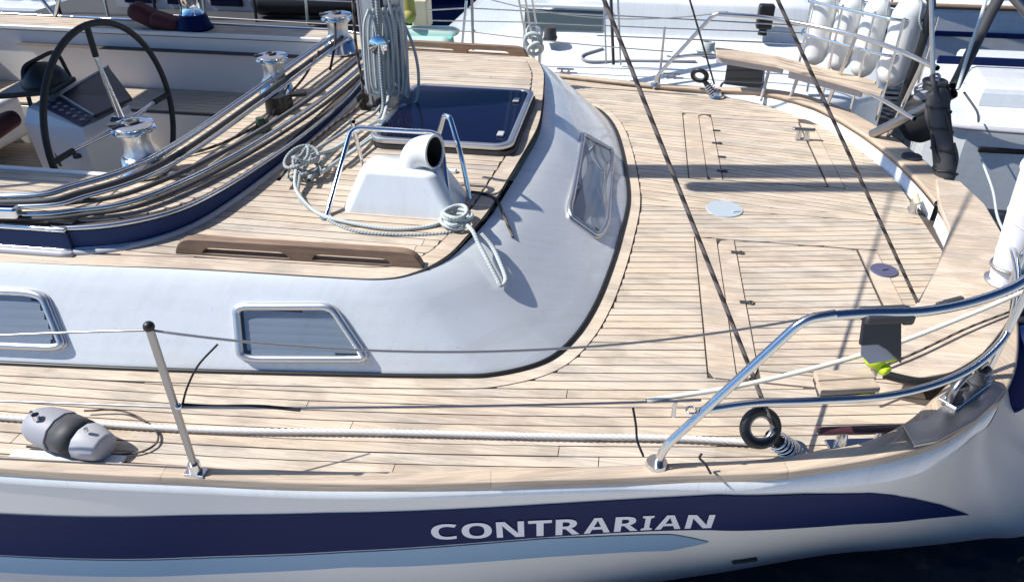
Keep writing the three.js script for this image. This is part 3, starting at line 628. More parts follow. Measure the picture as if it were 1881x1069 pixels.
// ---------------------------------------------------------------- mast, with tracks and blocks
const MX = -1.35, MZ = -0.19;
{
  const m = sub('mast', yacht);
  const e = new THREE.CylinderGeometry(0.10, 0.10, 9.6, 28); e.scale(1.2, 1, 1); e.translate(MX, 0.40 + 4.8, MZ);
  mesh('spar', e, M.spar, m);
  mesh('mast_foot', rbox(0.30, 0.04, 0.24, 0.02, MX, 0.415, MZ), M.darkGrey, m);
  mesh('sail_track', rbox(0.012, 9.0, 0.03, 0.004, MX - 0.132, 5.0, MZ), M.paleGrey, m);
  mesh('halyard_exit', [rbox(0.02, 0.16, 0.035, 0.008, MX + 0.07, 0.86, MZ + 0.06), rbox(0.02, 0.16, 0.035, 0.008, MX + 0.03, 1.02, MZ + 0.082)], M.black, m);
  for (const [dx, dz, y] of [[0.12, 0.12, 0.45], [0.0, 0.16, 0.45], [-0.13, 0.10, 0.45], [-0.14, -0.06, 0.45]]) mesh('turning_block', [at(new THREE.CylinderGeometry(0.034, 0.034, 0.03, 16), MX + dx, y + 0.03, MZ + dz, Math.PI / 2, 0.5), rbox(0.03, 0.05, 0.045, 0.008, MX + dx, y, MZ + dz)], rnd() > 0.4 ? M.black : M.steel, m);
  mesh('mast_winch', [at(lathe([[0, 0], [0.055, 0], [0.05, 0.03], [0.036, 0.07], [0.042, 0.10], [0.05, 0.11], [0, 0.115]], 0, 0, 0), MX + 0.02, 0.80, MZ + 0.075, Math.PI / 2)], M.chrome, m);
  // boom-level gear above the picture: a stowed pole that throws the second shadow band on the foredeck
  mesh('stowed_pole', cyl(0.07, 0.07, 6.5, MX + 0.06, 5.2, MZ + 0.215, 16), M.alu, m);
}
// inner stays to the mast
const STAY = V(MX + 0.08, 4.0, MZ);
for (const [a, H, n] of [[[0.565, 0.16, 1.935], 3.3, 0.0075], [[1.335, 0.03, 1.05], 4.0, 0.0075], [[0.64, 0.10, -1.90], 4.6, 0.007]])
  mesh('stay', sweep([V(...a), V(...a).lerp(V(MX + 0.08, H, MZ), 0.5), V(MX + 0.08, H, MZ)], n, 8), M.ropeDark, yacht);

// ---------------------------------------------------------------- guard rails: stanchions, wires, pulpit
{
  for (const s of [1, -1]) {
    const st = sub('stanchion', yacht), bx = -1.30, bz = 2.30 * s, by = 0.024;
    mesh('post', sweep([V(bx, by, bz), V(bx, 0.615, bz)], 0.012, 12), M.brushed, st);
    mesh('base', [rbox(0.07, 0.010, 0.045, 0.004, bx, by + 0.005, bz), cyl(0.019, 0.022, 0.04, bx, by + 0.025, bz)], M.steel, st);
    mesh('post_cap', ball(0.0165, bx, 0.618, bz), M.black, st);
    mesh('wire_eye', [ball(0.012, bx + 0.012, 0.315, bz)], M.steel, st);
    const rail = (h, e, sag) => [...spline([[-4.2, h, 2.47 * s], [-2.7, h - sag, 2.42 * s], [bx, h, bz]], 24), ...[...Array(25)].map((_, i) => { const t = (i + 1) / 25; return V(lerp(bx, e[0], t), lerp(h, e[2], t) - sag * 4 * t * (1 - t), lerp(2.30, e[1], t) * s); })];
    mesh('upper_wire', sweep(rail(0.605, [0.57, 1.94, 0.60], 0.10), 0.0042, 6), M.brushed, yacht);
    mesh('lower_wire', sweep(rail(0.31, [0.31, 2.0, 0.30], 0.012), 0.0046, 6), M.brushed, yacht);
    // pulpit
    const pu = sub('pulpit', yacht);
    const Z = (p) => [p[0], p[1], p[2] * s];
    mesh('leg', bent([[0.20, 0.0, 2.03], [0.213, 0.105, 2.03], [0.57, 0.60, 1.94], [0.66, 0.61, 1.915]].map(Z), 0.0145, 0.05, 12), M.steel, pu);
    const topP = spline([[0.60, 0.602, 1.93], [0.75, 0.605, 1.89], [0.93, 0.605, 1.85], [1.12, 0.60, 1.75], [1.30, 0.60, 1.61], [1.46, 0.605, 1.40], [1.62, 0.61, 1.08], [1.72, 0.62, 0.7]].map(Z), 60);
    mesh('top_rail', sweep(topP, 0.0155, 12), M.steel, pu);
    const midP = spline([[0.31, 0.255, 2.0], [0.48, 0.29, 1.975], [0.67, 0.30, 1.945], [0.91, 0.30, 1.88], [1.13, 0.30, 1.76], [1.30, 0.30, 1.60], [1.44, 0.30, 1.40], [1.58, 0.31, 1.08], [1.68, 0.32, 0.7]].map(Z), 60);
    mesh('middle_rail', sweep(midP, 0.013, 12), M.steel, pu);
    for (const [p, q] of [[V(1.37, 0.06, 1.50 * s), V(1.44, 0.61, 1.42 * s)], [V(1.64, 0.06, 0.95 * s), V(1.69, 0.61, 0.85 * s)]]) mesh('upright', sweep([p, q], 0.013, 10), M.steel, pu);
    for (const g of [cyl(0.034, 0.038, 0.014, 0.20, 0.036, 2.03 * s), cyl(0.03, 0.034, 0.014, 1.37, 0.12, 1.50 * s)]) mesh('foot', g, M.steel, pu);
    mesh('shackle', [torus(0.016, 0.004, 0.285, 0.262, 2.008 * s, Math.PI / 2), cyl(0.007, 0.007, 0.06, 0.23, 0.27, 2.02 * s)], M.steel, pu);
    // teak corner seat on the middle rail, in boards
    for (let k = 0; k < (s > 0 ? 2 : 3); k++) {
      const o = [[0.685, 1.915 - k * 0.052], [0.875, 1.868 - k * 0.052], [0.865, 1.822 - k * 0.052], [0.68, 1.869 - k * 0.052]];
      const far = [[0.62, 2.04 - k * 0.07], [1.05, 1.86 - k * 0.075], [1.62, 1.36 - k * 0.09], [1.585, 1.28 - k * 0.09], [1.02, 1.79 - k * 0.075], [0.62, 1.975 - k * 0.07]];
      mesh('seat_board', slab((s > 0 ? o : far).map((p) => [p[0], p[1] * s]), s > 0 ? 0.318 : 0.34, 0.024, { bevel: 0.004 }), M.cap, pu);
    }
    if (s > 0) mesh('seat_bracket', [rbox(0.18, 0.02, 0.02, 0.006, 0.78, 0.282, 1.885, 0.24), rbox(0.03, 0.018, 0.10, 0.005, 0.70, 0.282, 1.86), rbox(0.03, 0.018, 0.10, 0.005, 0.85, 0.282, 1.83)], M.darkGrey, pu);
    else mesh('seat_bracket', [rbox(0.5, 0.06, 0.02, 0.006, 0.86, 0.28, -1.84, -0.42), rbox(0.55, 0.06, 0.02, 0.006, 1.32, 0.28, -1.46, -0.72), sweep([V(1.0, 0.3, -1.78), V(0.98, 0.03, -1.78)], 0.012, 8), sweep([V(1.18, 0.3, -1.62), V(1.16, 0.05, -1.70)], 0.012, 8)], M.paleGrey, pu);
  }
}
// bow platform and plate
{
  mesh('bow_platform', slab([[1.02, 1.52], [1.14, 1.545], [1.27, 1.49], [1.42, 1.355], [1.60, 1.11], [1.75, 0.75], [1.85, 0.38], [1.89, 0.0], [1.86, -0.28], [1.74, -0.30], [1.66, 0.02], [1.62, 0.32], [1.44, 0.72], [1.22, 1.12]], 0.125, 0.03, { bevel: 0.005 }), M.margin, yacht);
  mesh('platform_edge', sweep(spline([[1.02, 0.112, 1.528], [1.14, 0.112, 1.552], [1.27, 0.112, 1.497], [1.42, 0.112, 1.362], [1.60, 0.112, 1.117], [1.75, 0.112, 0.757], [1.85, 0.112, 0.385]], 50), 0.017, 8), M.black, yacht);
  mesh('chafe_plate', slab([[1.02, 1.905], [1.10, 1.872], [1.26, 1.748], [1.36, 1.642], [1.42, 1.56], [1.38, 1.50], [1.29, 1.58], [1.18, 1.68], [1.09, 1.765], [1.01, 1.81]], 0.122, 0.012, { bevel: 0.003 }), M.brushed, yacht);
  {
    const f = sub('fairlead', yacht);
    mesh('base', rbox(0.24, 0.014, 0.07, 0.006, 1.27, 0.130, 1.605, 0.78), M.steel, f);
    for (const k of [-1, 1]) mesh('roller', lathe([[0, 0], [0.030, 0], [0.030, 0.008], [0.018, 0.02], [0.018, 0.045], [0.030, 0.057], [0.030, 0.065], [0, 0.067]], 1.27 + k * 0.055, 0.136, 1.605 - k * 0.055, 18), M.darkGrey, f);
    for (const k of [-1, 1]) mesh('horn', sweep(spline([[1.27 + k * 0.075, 0.13, 1.605 - k * 0.075], [1.27 + k * 0.078, 0.19, 1.605 - k * 0.078], [1.27 + k * 0.05, 0.222, 1.605 - k * 0.05], [1.27 + k * 0.022, 0.222, 1.605 - k * 0.022]], 14), 0.012, 8), M.brushed, f);
    for (const k of [-1, 1]) mesh('bolt', cyl(0.008, 0.008, 0.008, 1.27 + k * 0.08, 0.139, 1.605 - k * 0.055), M.chrome, f);
  }
  // cleats
  const cleat = (x, z, y, ry, L, mat) => { const c = sub('cleat', yacht); mesh('horn', at(new THREE.CapsuleGeometry(0.014, L, 6, 12).rotateZ(Math.PI / 2).scale(1, 0.8, 1.3), x, y + 0.075, z, 0, ry), mat, c); for (const k of [-0.22, 0.22]) mesh('post', cyl(0.014, 0.022, 0.075, x + Math.cos(ry) * L * k, y + 0.037, z - Math.sin(ry) * L * k), M.steel, c); mesh('base', rbox(L * 0.75, 0.012, 0.05, 0.005, x, y + 0.006, z, ry), M.steel, c); };
  cleat(0.90, 1.80, 0.0, 0.2, 0.31, M.mahogany);
  cleat(1.60, -0.12, 0.0, 1.4, 0.10, M.cream);
  cleat(1.17, -1.10, 0.0, 0.0, 0.12, M.brushed);
  mesh('deck_filler', [cyl(0.098, 0.10, 0.006, 0.58, 0.003, 0.02, 32), rbox(0.045, 0.008, 0.014, 0.003, 0.64, 0.008, 0.05, 0.4)], std([0.42, 0.48, 0.52], 0.4), yacht);
  mesh('deck_filler', [cyl(0.06, 0.063, 0.008, 1.285, 0.004, 0.565, 28), rbox(0.04, 0.008, 0.012, 0.003, 1.285, 0.010, 0.565, 0.5)], std([0.10, 0.10, 0.17], 0.45), yacht);
  mesh('deck_fitting', [rbox(0.10, 0.014, 0.02, 0.004, 1.42, 0.135, 1.0, 0.5), rbox(0.05, 0.03, 0.03, 0.006, 1.355, 0.14, 1.06, 0.5)], M.darkGrey, yacht);
  mesh('pad_eye', [torus(0.02, 0.005, 1.74, 0.10, -0.66, 0), cyl(0.055, 0.06, 0.02, 1.70, 0.115, -0.62)], M.darkGrey, yacht);
  for (const z of [-1.18, -0.72]) mesh('lid_ring', rbox(0.05, 0.006, 0.02, 0.003, 0.62, 0.005, z), M.darkGrey, yacht);
}
// stand-up blocks on springs, one each side of the foredeck
for (const s of [1, -1]) {
  const b = sub('standup_block', yacht), bx = 0.67, bz = 1.89 * s, Y = 0.01;
  const ax = V(-0.70, 0.68, 0.20 * s).normalize(), o = V(bx, Y, bz), q = new THREE.Quaternion().setFromUnitVectors(V(0, 1, 0), ax);
  mesh('pad', [cyl(0.05, 0.055, 0.014, bx, Y + 0.005, bz), cyl(0.034, 0.04, 0.03, bx, Y + 0.02, bz)], M.steel, b);
  const sp = []; for (let i = 0; i <= 110; i++) { const t = i / 110, a = t * 5.5 * 2 * Math.PI; sp.push(V(Math.cos(a) * lerp(0.036, 0.030, t), 0.012 + t * 0.10, Math.sin(a) * lerp(0.036, 0.030, t)).applyQuaternion(q).add(o)); }
  mesh('spring', sweep(sp, 0.0048, 6), M.chrome, b);
  mesh('core', [sweep([o.clone().addScaledVector(ax, 0.01), o.clone().addScaledVector(ax, 0.13)], 0.021, 10)], M.rubber, b);
  const c = o.clone().addScaledVector(ax, 0.205), nrm = V(0.24, 0.50, 0.83 * s).normalize(), q2 = new THREE.Quaternion().setFromUnitVectors(V(0, 0, 1), nrm);
  const ring = new THREE.TorusGeometry(0.055, 0.0165, 14, 40).applyQuaternion(q2).translate(c.x, c.y, c.z);
  const inner = new THREE.TorusGeometry(0.041, 0.008, 10, 40).applyQuaternion(q2).translate(c.x, c.y, c.z);
  mesh('ring', ring, M.black, b); mesh('ring_liner', inner, M.brushed, b);
  mesh('cheek', [-1, 1].map((k) => sweep([o.clone().addScaledVector(ax, 0.115), c.clone().addScaledVector(ax, -0.05).add(V(0, k * 0.006, k * 0.012))], 0.016, 8)), M.rubber, b);
}
// grey turning block by the toe rail, lying over its line
{
  const b = sub('sheet_block', yacht), c = V(-1.80, 0.055, 2.245);
  const lay = (pts) => at(lathe(pts.map((p) => [p[0] * 0.88, p[1] * 0.92]), 0, 0, 0, 11).rotateY(0.3).scale(0.86, 1, 1.0), c.x, c.y + 0.006, c.z - 0.01, 0, -0.20, -Math.PI / 2 - 0.06);
  mesh('shell', lay([[0, -0.172], [0.045, -0.170], [0.066, -0.158], [0.078, -0.13], [0.086, -0.08], [0.089, -0.03], [0.087, -0.022], [0, -0.022]]), M.grey, b);
  mesh('tail_shell', lay([[0, 0.078], [0.076, 0.078], [0.079, 0.084], [0.074, 0.12], [0.062, 0.165], [0.050, 0.18], [0, 0.182]]), M.paleGrey, b);
  mesh('sheave', lay([[0, -0.024], [0.085, -0.024], [0.083, 0.03], [0.079, 0.08], [0, 0.08]]), M.darkGrey, b);
  for (const g of [cyl(0.007, 0.007, 0.012, c.x + 0.11, c.y + 0.070, c.z + 0.02), cyl(0.006, 0.006, 0.012, c.x - 0.12, c.y + 0.076, c.z - 0.02)]) mesh('side_bolt', g, M.steel, b);
  mesh('axle_bolt', cyl(0.012, 0.012, 0.02, c.x - 0.085, c.y + 0.082, c.z + 0.0), M.chrome, b);
  mesh('mount', [rbox(0.40, 0.012, 0.06, 0.004, c.x + 0.02, 0.008, c.z + 0.055, 0.08)], M.fender, b);
}
// furled headsail on its stay at the bow
{
  const f = sub('furled_headsail', yacht), a = V(1.69, 0.13, 0.80), d = V(1.58, 1.55, 0.80), up = d.clone().sub(a);
  const P = []; for (let i = 0; i <= 40; i++) P.push(a.clone().addScaledVector(up, i / 40 * 1.0));
  mesh('rolled_sail', sweep(P, (t) => 0.058 + 0.012 * Math.sin(t * 9) * 0.3 + 0.02 * t, 18), M.sail, f);
  mesh('drum', [lathe([[0, 0], [0.075, 0], [0.08, 0.012], [0.05, 0.02], [0.05, 0.07], [0.08, 0.078], [0.075, 0.09], [0, 0.09]], 1.69, 0.125, 0.80)], M.alu, f);
  const sp = []; for (let i = 0; i <= 160; i++) { const t = i / 160, g = t * 7 * 2 * Math.PI, p = a.clone().addScaledVector(up, 0.02 + t * 0.96); sp.push(p.add(V(Math.cos(g) * (0.06 + 0.02 * t), 0, Math.sin(g) * (0.06 + 0.02 * t)))); }
  mesh('leech_edge', sweep(sp, 0.004, 5), M.ropeWhite, f);
}

// ---------------------------------------------------------------- loose things on the yacht
const Y = FREE;
const rope = (name, pts, r, mat, label, n) => thing(name, ropeGeo(pts.map((p) => [p[0], p[1] + Y, p[2]]), r, n), mat, label, 'rope');
{
  // three-strand white rope along the side deck
  const path = spline([[-3.4, 0.017, 2.23], [-2.14, 0.017, 2.155], [-1.38, 0.017, 2.10], [-0.76, 0.017, 2.015], [-0.19, 0.017, 1.945], [0.25, 0.017, 1.885], [0.52, 0.018, 1.865]], 420);
  const strands = [0, 1, 2].map((k) => { let L = 0; return sweep(path.map((p, i) => { if (i) L += p.distanceTo(path[i - 1]); const a = L / 0.07 * 2 * Math.PI + k * 2.094; return V(p.x, p.y + Y + Math.cos(a) * 0.0055, p.z + Math.sin(a) * 0.0055); }), 0.0062, 6); });
  thing('laid_rope', strands, M.ropeWhite, 'thick twisted white rope lying along the near side deck', 'rope');
}
rope('jackline', [[-1.28, 0.31, 2.285], [-1.2, 0.302, 2.27], [-1.05, 0.305, 2.25], [-0.92, 0.30, 2.24]], 0.006, M.ropeBlack, 'short black line lashed along the lower guard wire by the stanchion');
rope('lashing', [[-1.285, 0.305, 2.29], [-1.27, 0.36, 2.26], [-1.24, 0.42, 2.22], [-1.19, 0.47, 2.17]], 0.0035, M.ropeBlack, 'thin loose black cord end sticking up beside the stanchion');
rope('lashing', [[0.10, 0.29, 2.06], [0.115, 0.22, 2.06], [0.125, 0.16, 2.065], [0.15, 0.10, 2.07]], 0.004, M.ropeBlack, 'thin black cord hanging from the lower wire near the pulpit leg');
rope('lashing', [[0.335, 0.115, 2.045], [0.33, 0.10, 2.05], [0.35, 0.085, 2.06], [0.37, 0.06, 2.075]], 0.004, M.ropeBlack, 'tiny crooked cord end on the toe rail right of the pulpit foot');
rope('bow_line', [[0.14, 0.30, 2.03], [0.47, 0.31, 1.905], [0.88, 0.33, 1.70], [1.25, 0.35, 1.46], [1.55, 0.37, 1.25], [1.9, 0.40, 1.0]], 0.0085, M.ropeCream, 'taut cream line running above the foredeck to the bow');
rope('bow_line', [[0.90, 0.14, 1.60], [1.15, 0.145, 1.42], [1.40, 0.145, 1.22], [1.62, 0.14, 1.06]], 0.005, M.ropeDark, 'thin brown line lying across the bow platform');
rope('deck_line', [[-1.95, 0.012, 2.27], [-1.62, 0.012, 2.255], [-1.52, 0.012, 2.20], [-1.56, 0.012, 2.12], [-1.72, 0.02, 2.06], [-1.86, 0.02, 2.08]], 0.004, M.ropeDark, 'thin loop of cord lying round the grey sheet block');
// halyards from mast foot to clutch
[[[MX + 0.10, 1.15, MZ + 0.02], [MX + 0.11, 0.8, MZ + 0.06], [MX + 0.12, 0.48, MZ + 0.12], [-1.34, 0.45, 0.25], [-1.40, 0.45, 0.55], [-1.47, 0.47, 0.72]],
  [[MX - 0.02, 1.15, MZ + 0.11], [MX, 0.8, MZ + 0.13], [MX + 0.0, 0.48, MZ + 0.17], [-1.43, 0.45, 0.30], [-1.48, 0.46, 0.60], [-1.50, 0.48, 0.74]],
  [[MX + 0.05, 1.15, MZ + 0.09], [MX + 0.09, 0.85, MZ + 0.11], [MX + 0.05, 0.55, MZ + 0.15], [-1.29, 0.44, 0.20], [-1.31, 0.44, 0.5], [-1.38, 0.44, 0.85]],
  [[MX - 0.13, 1.15, MZ + 0.05], [MX - 0.14, 0.8, MZ + 0.08], [MX - 0.13, 0.48, MZ + 0.11], [-1.53, 0.45, 0.25], [-1.55, 0.45, 0.6], [-1.53, 0.45, 0.95]],
  [[MX + 0.02, 1.15, MZ + 0.12], [MX + 0.03, 0.7, MZ + 0.20], [MX + 0.03, 0.46, MZ + 0.26], [-1.38, 0.44, 0.36], [-1.42, 0.44, 0.62], [-1.40, 0.44, 0.92]],
  [[MX - 0.05, 1.15, MZ - 0.08], [MX + 0.16, 0.75, MZ + 0.0], [MX + 0.17, 0.47, MZ + 0.06], [-1.24, 0.45, 0.18], [-1.27, 0.45, 0.42], [-1.33, 0.45, 0.7]]].forEach((p, i) =>
  rope('halyard', p, i % 2 ? 0.0085 : 0.010, [M.ropePale, M.ropeGrey, M.ropePale, M.ropeDark, M.ropeGrey, M.ropePale][i], ['pale halyard down the front of the mast, nearest the roof hatch hinge', 'flecked grey halyard on the near side of the mast foot', 'pale halyard passing the mast winch and ending beside the ventilator', 'dark halyard on the aft side of the mast, along the blue band', 'grey halyard bowed out widest from the near side of the mast', 'pale halyard looping round the far side of the mast to the hatch edge'][i], 90));
{
  const loops = []; for (let k = 0; k < 7; k++) { const x = MX + 0.115 - k * 0.022, z = MZ + 0.03 + k * 0.016, d = 0.20 + 0.05 * ((k * 37) % 5) / 5; loops.push(sweep(spline([[x, Y + 0.98, z + 0.03], [x + 0.03, Y + 0.86, z + 0.05], [x + 0.02, Y + 0.78 - d, z + 0.05], [x - 0.02, Y + 0.755 - d, z + 0.055], [x - 0.045, Y + 0.80 - d, z + 0.06], [x - 0.03, Y + 0.88, z + 0.06], [x, Y + 0.98, z + 0.04]], 40), 0.0075, 6)); }
  thing('halyard_coil', loops, M.ropePale, 'long pale rope coil hung on the front of the mast', 'rope');
}
// tangle of rope coiled by the coaming
{
  const P = []; for (let i = 0; i <= 130; i++) { const t = i / 130, a = t * 5.2 * 2 * Math.PI; P.push(V(-1.47 + Math.cos(a) * (0.055 + 0.03 * Math.sin(a * 0.37)), Y + 0.43 + 0.09 * t + 0.02 * Math.sin(a * 1.7), 0.80 + Math.sin(a) * (0.075 + 0.03 * Math.cos(a * 0.53)))); }
  thing('rope_coil', sweep(P, 0.0085, 7), M.ropeGrey, 'tangled grey rope coil beside the blue coaming band', 'rope');
}
rope('control_line', [[-1.48, 0.47, 0.86], [-1.44, 0.43, 0.98], [-1.34, 0.40, 1.09], [-1.22, 0.395, 1.17], [-1.05, 0.395, 1.215], [-0.90, 0.392, 1.22], [-0.76, 0.395, 1.17], [-0.69, 0.41, 1.08]], 0.0085, M.ropePale, 'pale rope curving round the near foot of the ventilator box', 90);
rope('control_line', [[-1.45, 0.45, 0.9], [-1.40, 0.41, 1.04], [-1.26, 0.39, 1.15], [-1.08, 0.385, 1.25], [-0.88, 0.385, 1.255], [-0.72, 0.385, 1.22], [-0.63, 0.395, 1.18]], 0.0075, M.ropeGrey, 'flecked rope lying outside the pale one round the ventilator', 90);
rope('control_line', [[-0.66, 0.42, 0.88], [-0.60, 0.405, 0.86], [-0.54, 0.40, 0.90], [-0.50, 0.36, 0.95], [-0.44, 0.30, 1.05]], 0.007, M.ropeDark, 'thin dark cord leading from the ventilator over the roof edge');
{
  const P = []; for (let i = 0; i <= 90; i++) { const t = i / 90, a = t * 3.4 * 2 * Math.PI; P.push(V(-0.665 + Math.cos(a) * (0.055 + 0.012 * Math.sin(a * 0.6)), Y + 0.405 + 0.05 * t, 1.14 + Math.sin(a) * (0.06 + 0.012 * Math.cos(a * 0.7)))); }
  const tail = spline([[-0.63, 0.42, 1.17], [-0.58, 0.41, 1.22], [-0.545, 0.37, 1.26], [-0.50, 0.325, 1.31], [-0.46, 0.275, 1.345], [-0.44, 0.25, 1.36], [-0.425, 0.262, 1.33], [-0.46, 0.305, 1.27], [-0.50, 0.345, 1.22], [-0.55, 0.385, 1.19]].map((p) => [p[0], p[1] + Y, p[2]]), 80);
  thing('rope_coil', [sweep(P, 0.0085, 7), sweep(tail, 0.0095, 7)], M.ropePale, 'pale rope coil with its tail hanging over the cabin front', 'rope');
}
// lines through the coaming
rope('sheet', [[-1.9, 0.60, -0.55], [-1.86, 0.55, -0.2], [-1.85, 0.52, 0.16], [-1.84, 0.51, 0.46], [-1.95, 0.49, 0.72], [-2.1, 0.49, 0.9]], 0.007, M.ropeDark, 'dark line led through the green cam cleat on the coaming');
rope('sheet', [[-1.93, 0.70, -0.95], [-1.87, 0.60, -0.75], [-1.83, 0.5, -0.52]], 0.008, M.ropeBlack, 'black line falling from the far coaming winch');
// rail bracket, clip, fenders
{
  const g = group('rail_bracket', 'dark grey folding bracket clamped on the pulpit top rail', 'bracket', null, [0.82, Y + 0.588, 1.865]);
  g.scale.setScalar(0.78);
  mesh('clamp', [rbox(0.20, 0.045, 0.085, 0.018, 0, 0.004, 0, 0.24), rbox(0.05, 0.06, 0.07, 0.015, 0.085, -0.01, -0.03, 0.24)], M.darkGrey, g);
  const s = new THREE.Shape([[-0.085, 0], [0.055, 0], [0.085, -0.185], [0.03, -0.13], [-0.02, -0.10], [-0.085, -0.10]].map((p) => new THREE.Vector2(...p)));
  mesh('wing', new THREE.ExtrudeGeometry(s, { depth: 0.018, bevelEnabled: true, bevelSize: 0.003, bevelThickness: 0.003, bevelSegments: 2 }).rotateX(-0.25).rotateY(0.24).translate(0, -0.015, -0.005), M.darkGrey, g);
  const s2 = new THREE.Shape([[-0.075, -0.09], [-0.02, -0.09], [0.035, -0.13], [0.075, -0.185], [-0.03, -0.20], [-0.07, -0.16]].map((p) => new THREE.Vector2(...p)));
  mesh('flap', new THREE.ExtrudeGeometry(s2, { depth: 0.006, bevelEnabled: false }).rotateX(-0.25).rotateY(0.24).translate(0, -0.015, -0.02), M.paleGrey, g);
}
{
  const g = group('rail_clip', 'small lime green plastic clip on the line above the pulpit seat', 'clip', null, [0.872, Y + 0.355, 1.765]);
  g.scale.setScalar(1.45);
  mesh('clip_body', [ball(0.024, 0, 0, 0), rbox(0.035, 0.045, 0.03, 0.01, 0.005, 0.018, -0.005, 0.4), ball(0.017, 0.03, 0.012, 0), rbox(0.03, 0.02, 0.03, 0.008, 0.02, -0.02, 0.01, 0.8)], M.lime, g);
  mesh('clip_tail', [rbox(0.014, 0.06, 0.014, 0.005, 0.005, -0.045, 0.008)], M.cream, g);
}
function fender(name, x, y, z, L, r, mat, label, lean = [0, 0], grp) {
  const g = group(name, label, 'fender', grp, [x, Y + y, z]);
  mesh('body', lathe([[0, 0], [r * 0.35, 0.004], [r * 0.75, r * 0.35], [r, r * 0.95], [r, L - r * 0.95], [r * 0.75, L - r * 0.35], [r * 0.35, L - 0.004], [0, L]], 0, 0, 0, 24), mat, g);
  mesh('eye', [cyl(r * 0.28, r * 0.38, 0.05, 0, L + 0.012, 0), torus(r * 0.3, 0.008, 0, L + 0.045, 0)], M.grey, g);
  g.rotation.set(lean[0], 0, lean[1]);
  return g;
}
const FL = ['white fender in the far bow rack, leftmost of the row', 'white fender in the far bow rack, second from the left', 'white fender in the far bow rack, third from the left', 'white fender in the far bow rack, rightmost beside the black strap'];
[[1.30, -1.80], [1.44, -1.68], [1.57, -1.55], [1.72, -1.38]].forEach(([x, z], i) => fender('fender', x, 0.30, z - 0.02, i === 3 ? 0.56 : 0.52, i === 3 ? 0.10 : 0.085, M.fender, FL[i], [0, 0], 'white fenders in the bow rack'));
{
  const g = group('fender_rack', 'stainless tube rack holding the white fenders at the far bow', 'rack', null, [0, Y, 0]);
  for (const h of [0.52, 0.74]) mesh('hoop', bent([[1.18, h, -1.78], [1.62, h, -1.30], [1.86, h, -1.34], [1.80, h, -1.50], [1.36, h, -1.95], [1.20, h, -1.92], [1.18, h, -1.78]], 0.011, 0.06), M.chrome, g);
  for (const [x, z] of [[1.20, -1.80], [1.36, -1.60], [1.52, -1.42], [1.66, -1.28], [1.88, -1.36]]) mesh('rod', sweep([V(x, 0.10, z), V(x, 0.76, z)], 0.009, 8), M.chrome, g);
  for (const [x, z] of [[1.30, -1.82], [1.44, -1.70], [1.57, -1.57], [1.72, -1.40]]) mesh('lanyard', sweep(spline([[x, 0.86, z], [x + 0.03, 0.84, z + 0.07], [x + 0.02, 0.76, z + 0.14], [x + 0.05, 0.70, z + 0.15]], 14), 0.006, 6), M.ropeGrey, g);
  mesh('strap', [bent([[1.78, 0.26, -1.27], [1.80, 0.62, -1.265], [1.80, 0.86, -1.30], [1.76, 0.91, -1.40]], 0.026, 0.04, 10).scale(1, 1, 1)], M.black, g);
}
{
  const g = fender('long_fender', 1.83, 0.06, -0.36, 0.56, 0.055, M.darkGrey, 'dark cloth covered fender standing on the far bow rail', [-0.40, 0.24]);
  const sp = []; for (let i = 0; i <= 120; i++) { const t = i / 120, a = t * 8 * Math.PI + Math.sin(i * 0.7) * 0.15; sp.push(V(Math.cos(a) * (0.057 + 0.004 * Math.sin(i * 1.3)), 0.05 + t * 0.46, Math.sin(a) * (0.057 + 0.004 * Math.cos(i * 0.9)))); }
  mesh('lashing', sweep(sp, 0.006, 6), M.black, g);
  for (let k = 0; k < 7; k++) { const a = k * 2.4, h = 0.08 + k * 0.065; mesh('cloth_fold', sweep(spline([[Math.cos(a) * 0.05, h, Math.sin(a) * 0.05], [Math.cos(a + 0.3) * 0.062, h + 0.07, Math.sin(a + 0.3) * 0.062], [Math.cos(a + 0.5) * 0.052, h + 0.15, Math.sin(a + 0.5) * 0.052]], 10), 0.013, 6), k % 2 ? M.rubber : M.darkGrey, g); }
}
fender('bow_fender', 1.70, -0.30, 1.14, 0.42, 0.09, M.navy, 'navy fender hanging over the near bow', [0, 0]);
fender('round_fender', 1.98, -0.02, -1.30, 0.34, 0.14, M.rubber, 'squat black fender between the far bow and the low white boat', [0.2, 0.3]);
{
  const g = group('boat_hook', 'grey pole leaning up from the far bow rail beside the dark fender', 'pole', null, [0, Y, 0]);
  mesh('shaft', sweep([V(1.685, 0.56, -0.60), V(1.50, 1.25, -0.70)], 0.013, 10), M.alu, g);
  mesh('collar', [cyl(0.055, 0.06, 0.05, 1.69, 0.56, -0.59), torus(0.055, 0.012, 1.69, 0.575, -0.595, Math.PI / 2)], M.darkGrey, g);
}
{
  const g = group('anchor', 'dark folded anchor with grey bars above the far bow', 'anchor', null, [0, Y, 0]);
  mesh('shank', sweep([V(1.80, 0.55, -0.60), V(2.0, 0.85, -0.95), V(2.12, 0.98, -1.15)], 0.032, 8), M.darkGrey, g);
  for (const q of [[V(2.12, 0.98, -1.15), V(2.35, 0.78, -1.05), V(2.55, 0.55, -0.95)], [V(1.80, 0.52, -0.58), V(1.68, 0.30, -0.80), V(1.55, 0.12, -0.95)]]) mesh('fluke', sweep(q, 0.03, 8), M.brushed, g);
  mesh('crown', [ball(0.07, 2.12, 0.99, -1.15), rbox(0.22, 0.07, 0.10, 0.02, 2.16, 1.02, -1.17, 0.5)], M.black, g);
}
rope('snubber', [[1.95, 1.05, -0.95], [1.90, 0.88, -0.80], [1.84, 0.72, -0.66], [1.80, 0.55, -0.55]], 0.010, M.ropePale, 'pale rope looped down the anchor shank');
rope('mooring_line', [[1.82, 0.55, -0.5], [2.05, 0.35, -0.8], [2.3, 0.12, -1.3], [2.75, -0.18, -2.32]], 0.007, M.ropePale, 'thin white mooring line to the next boat at far right');
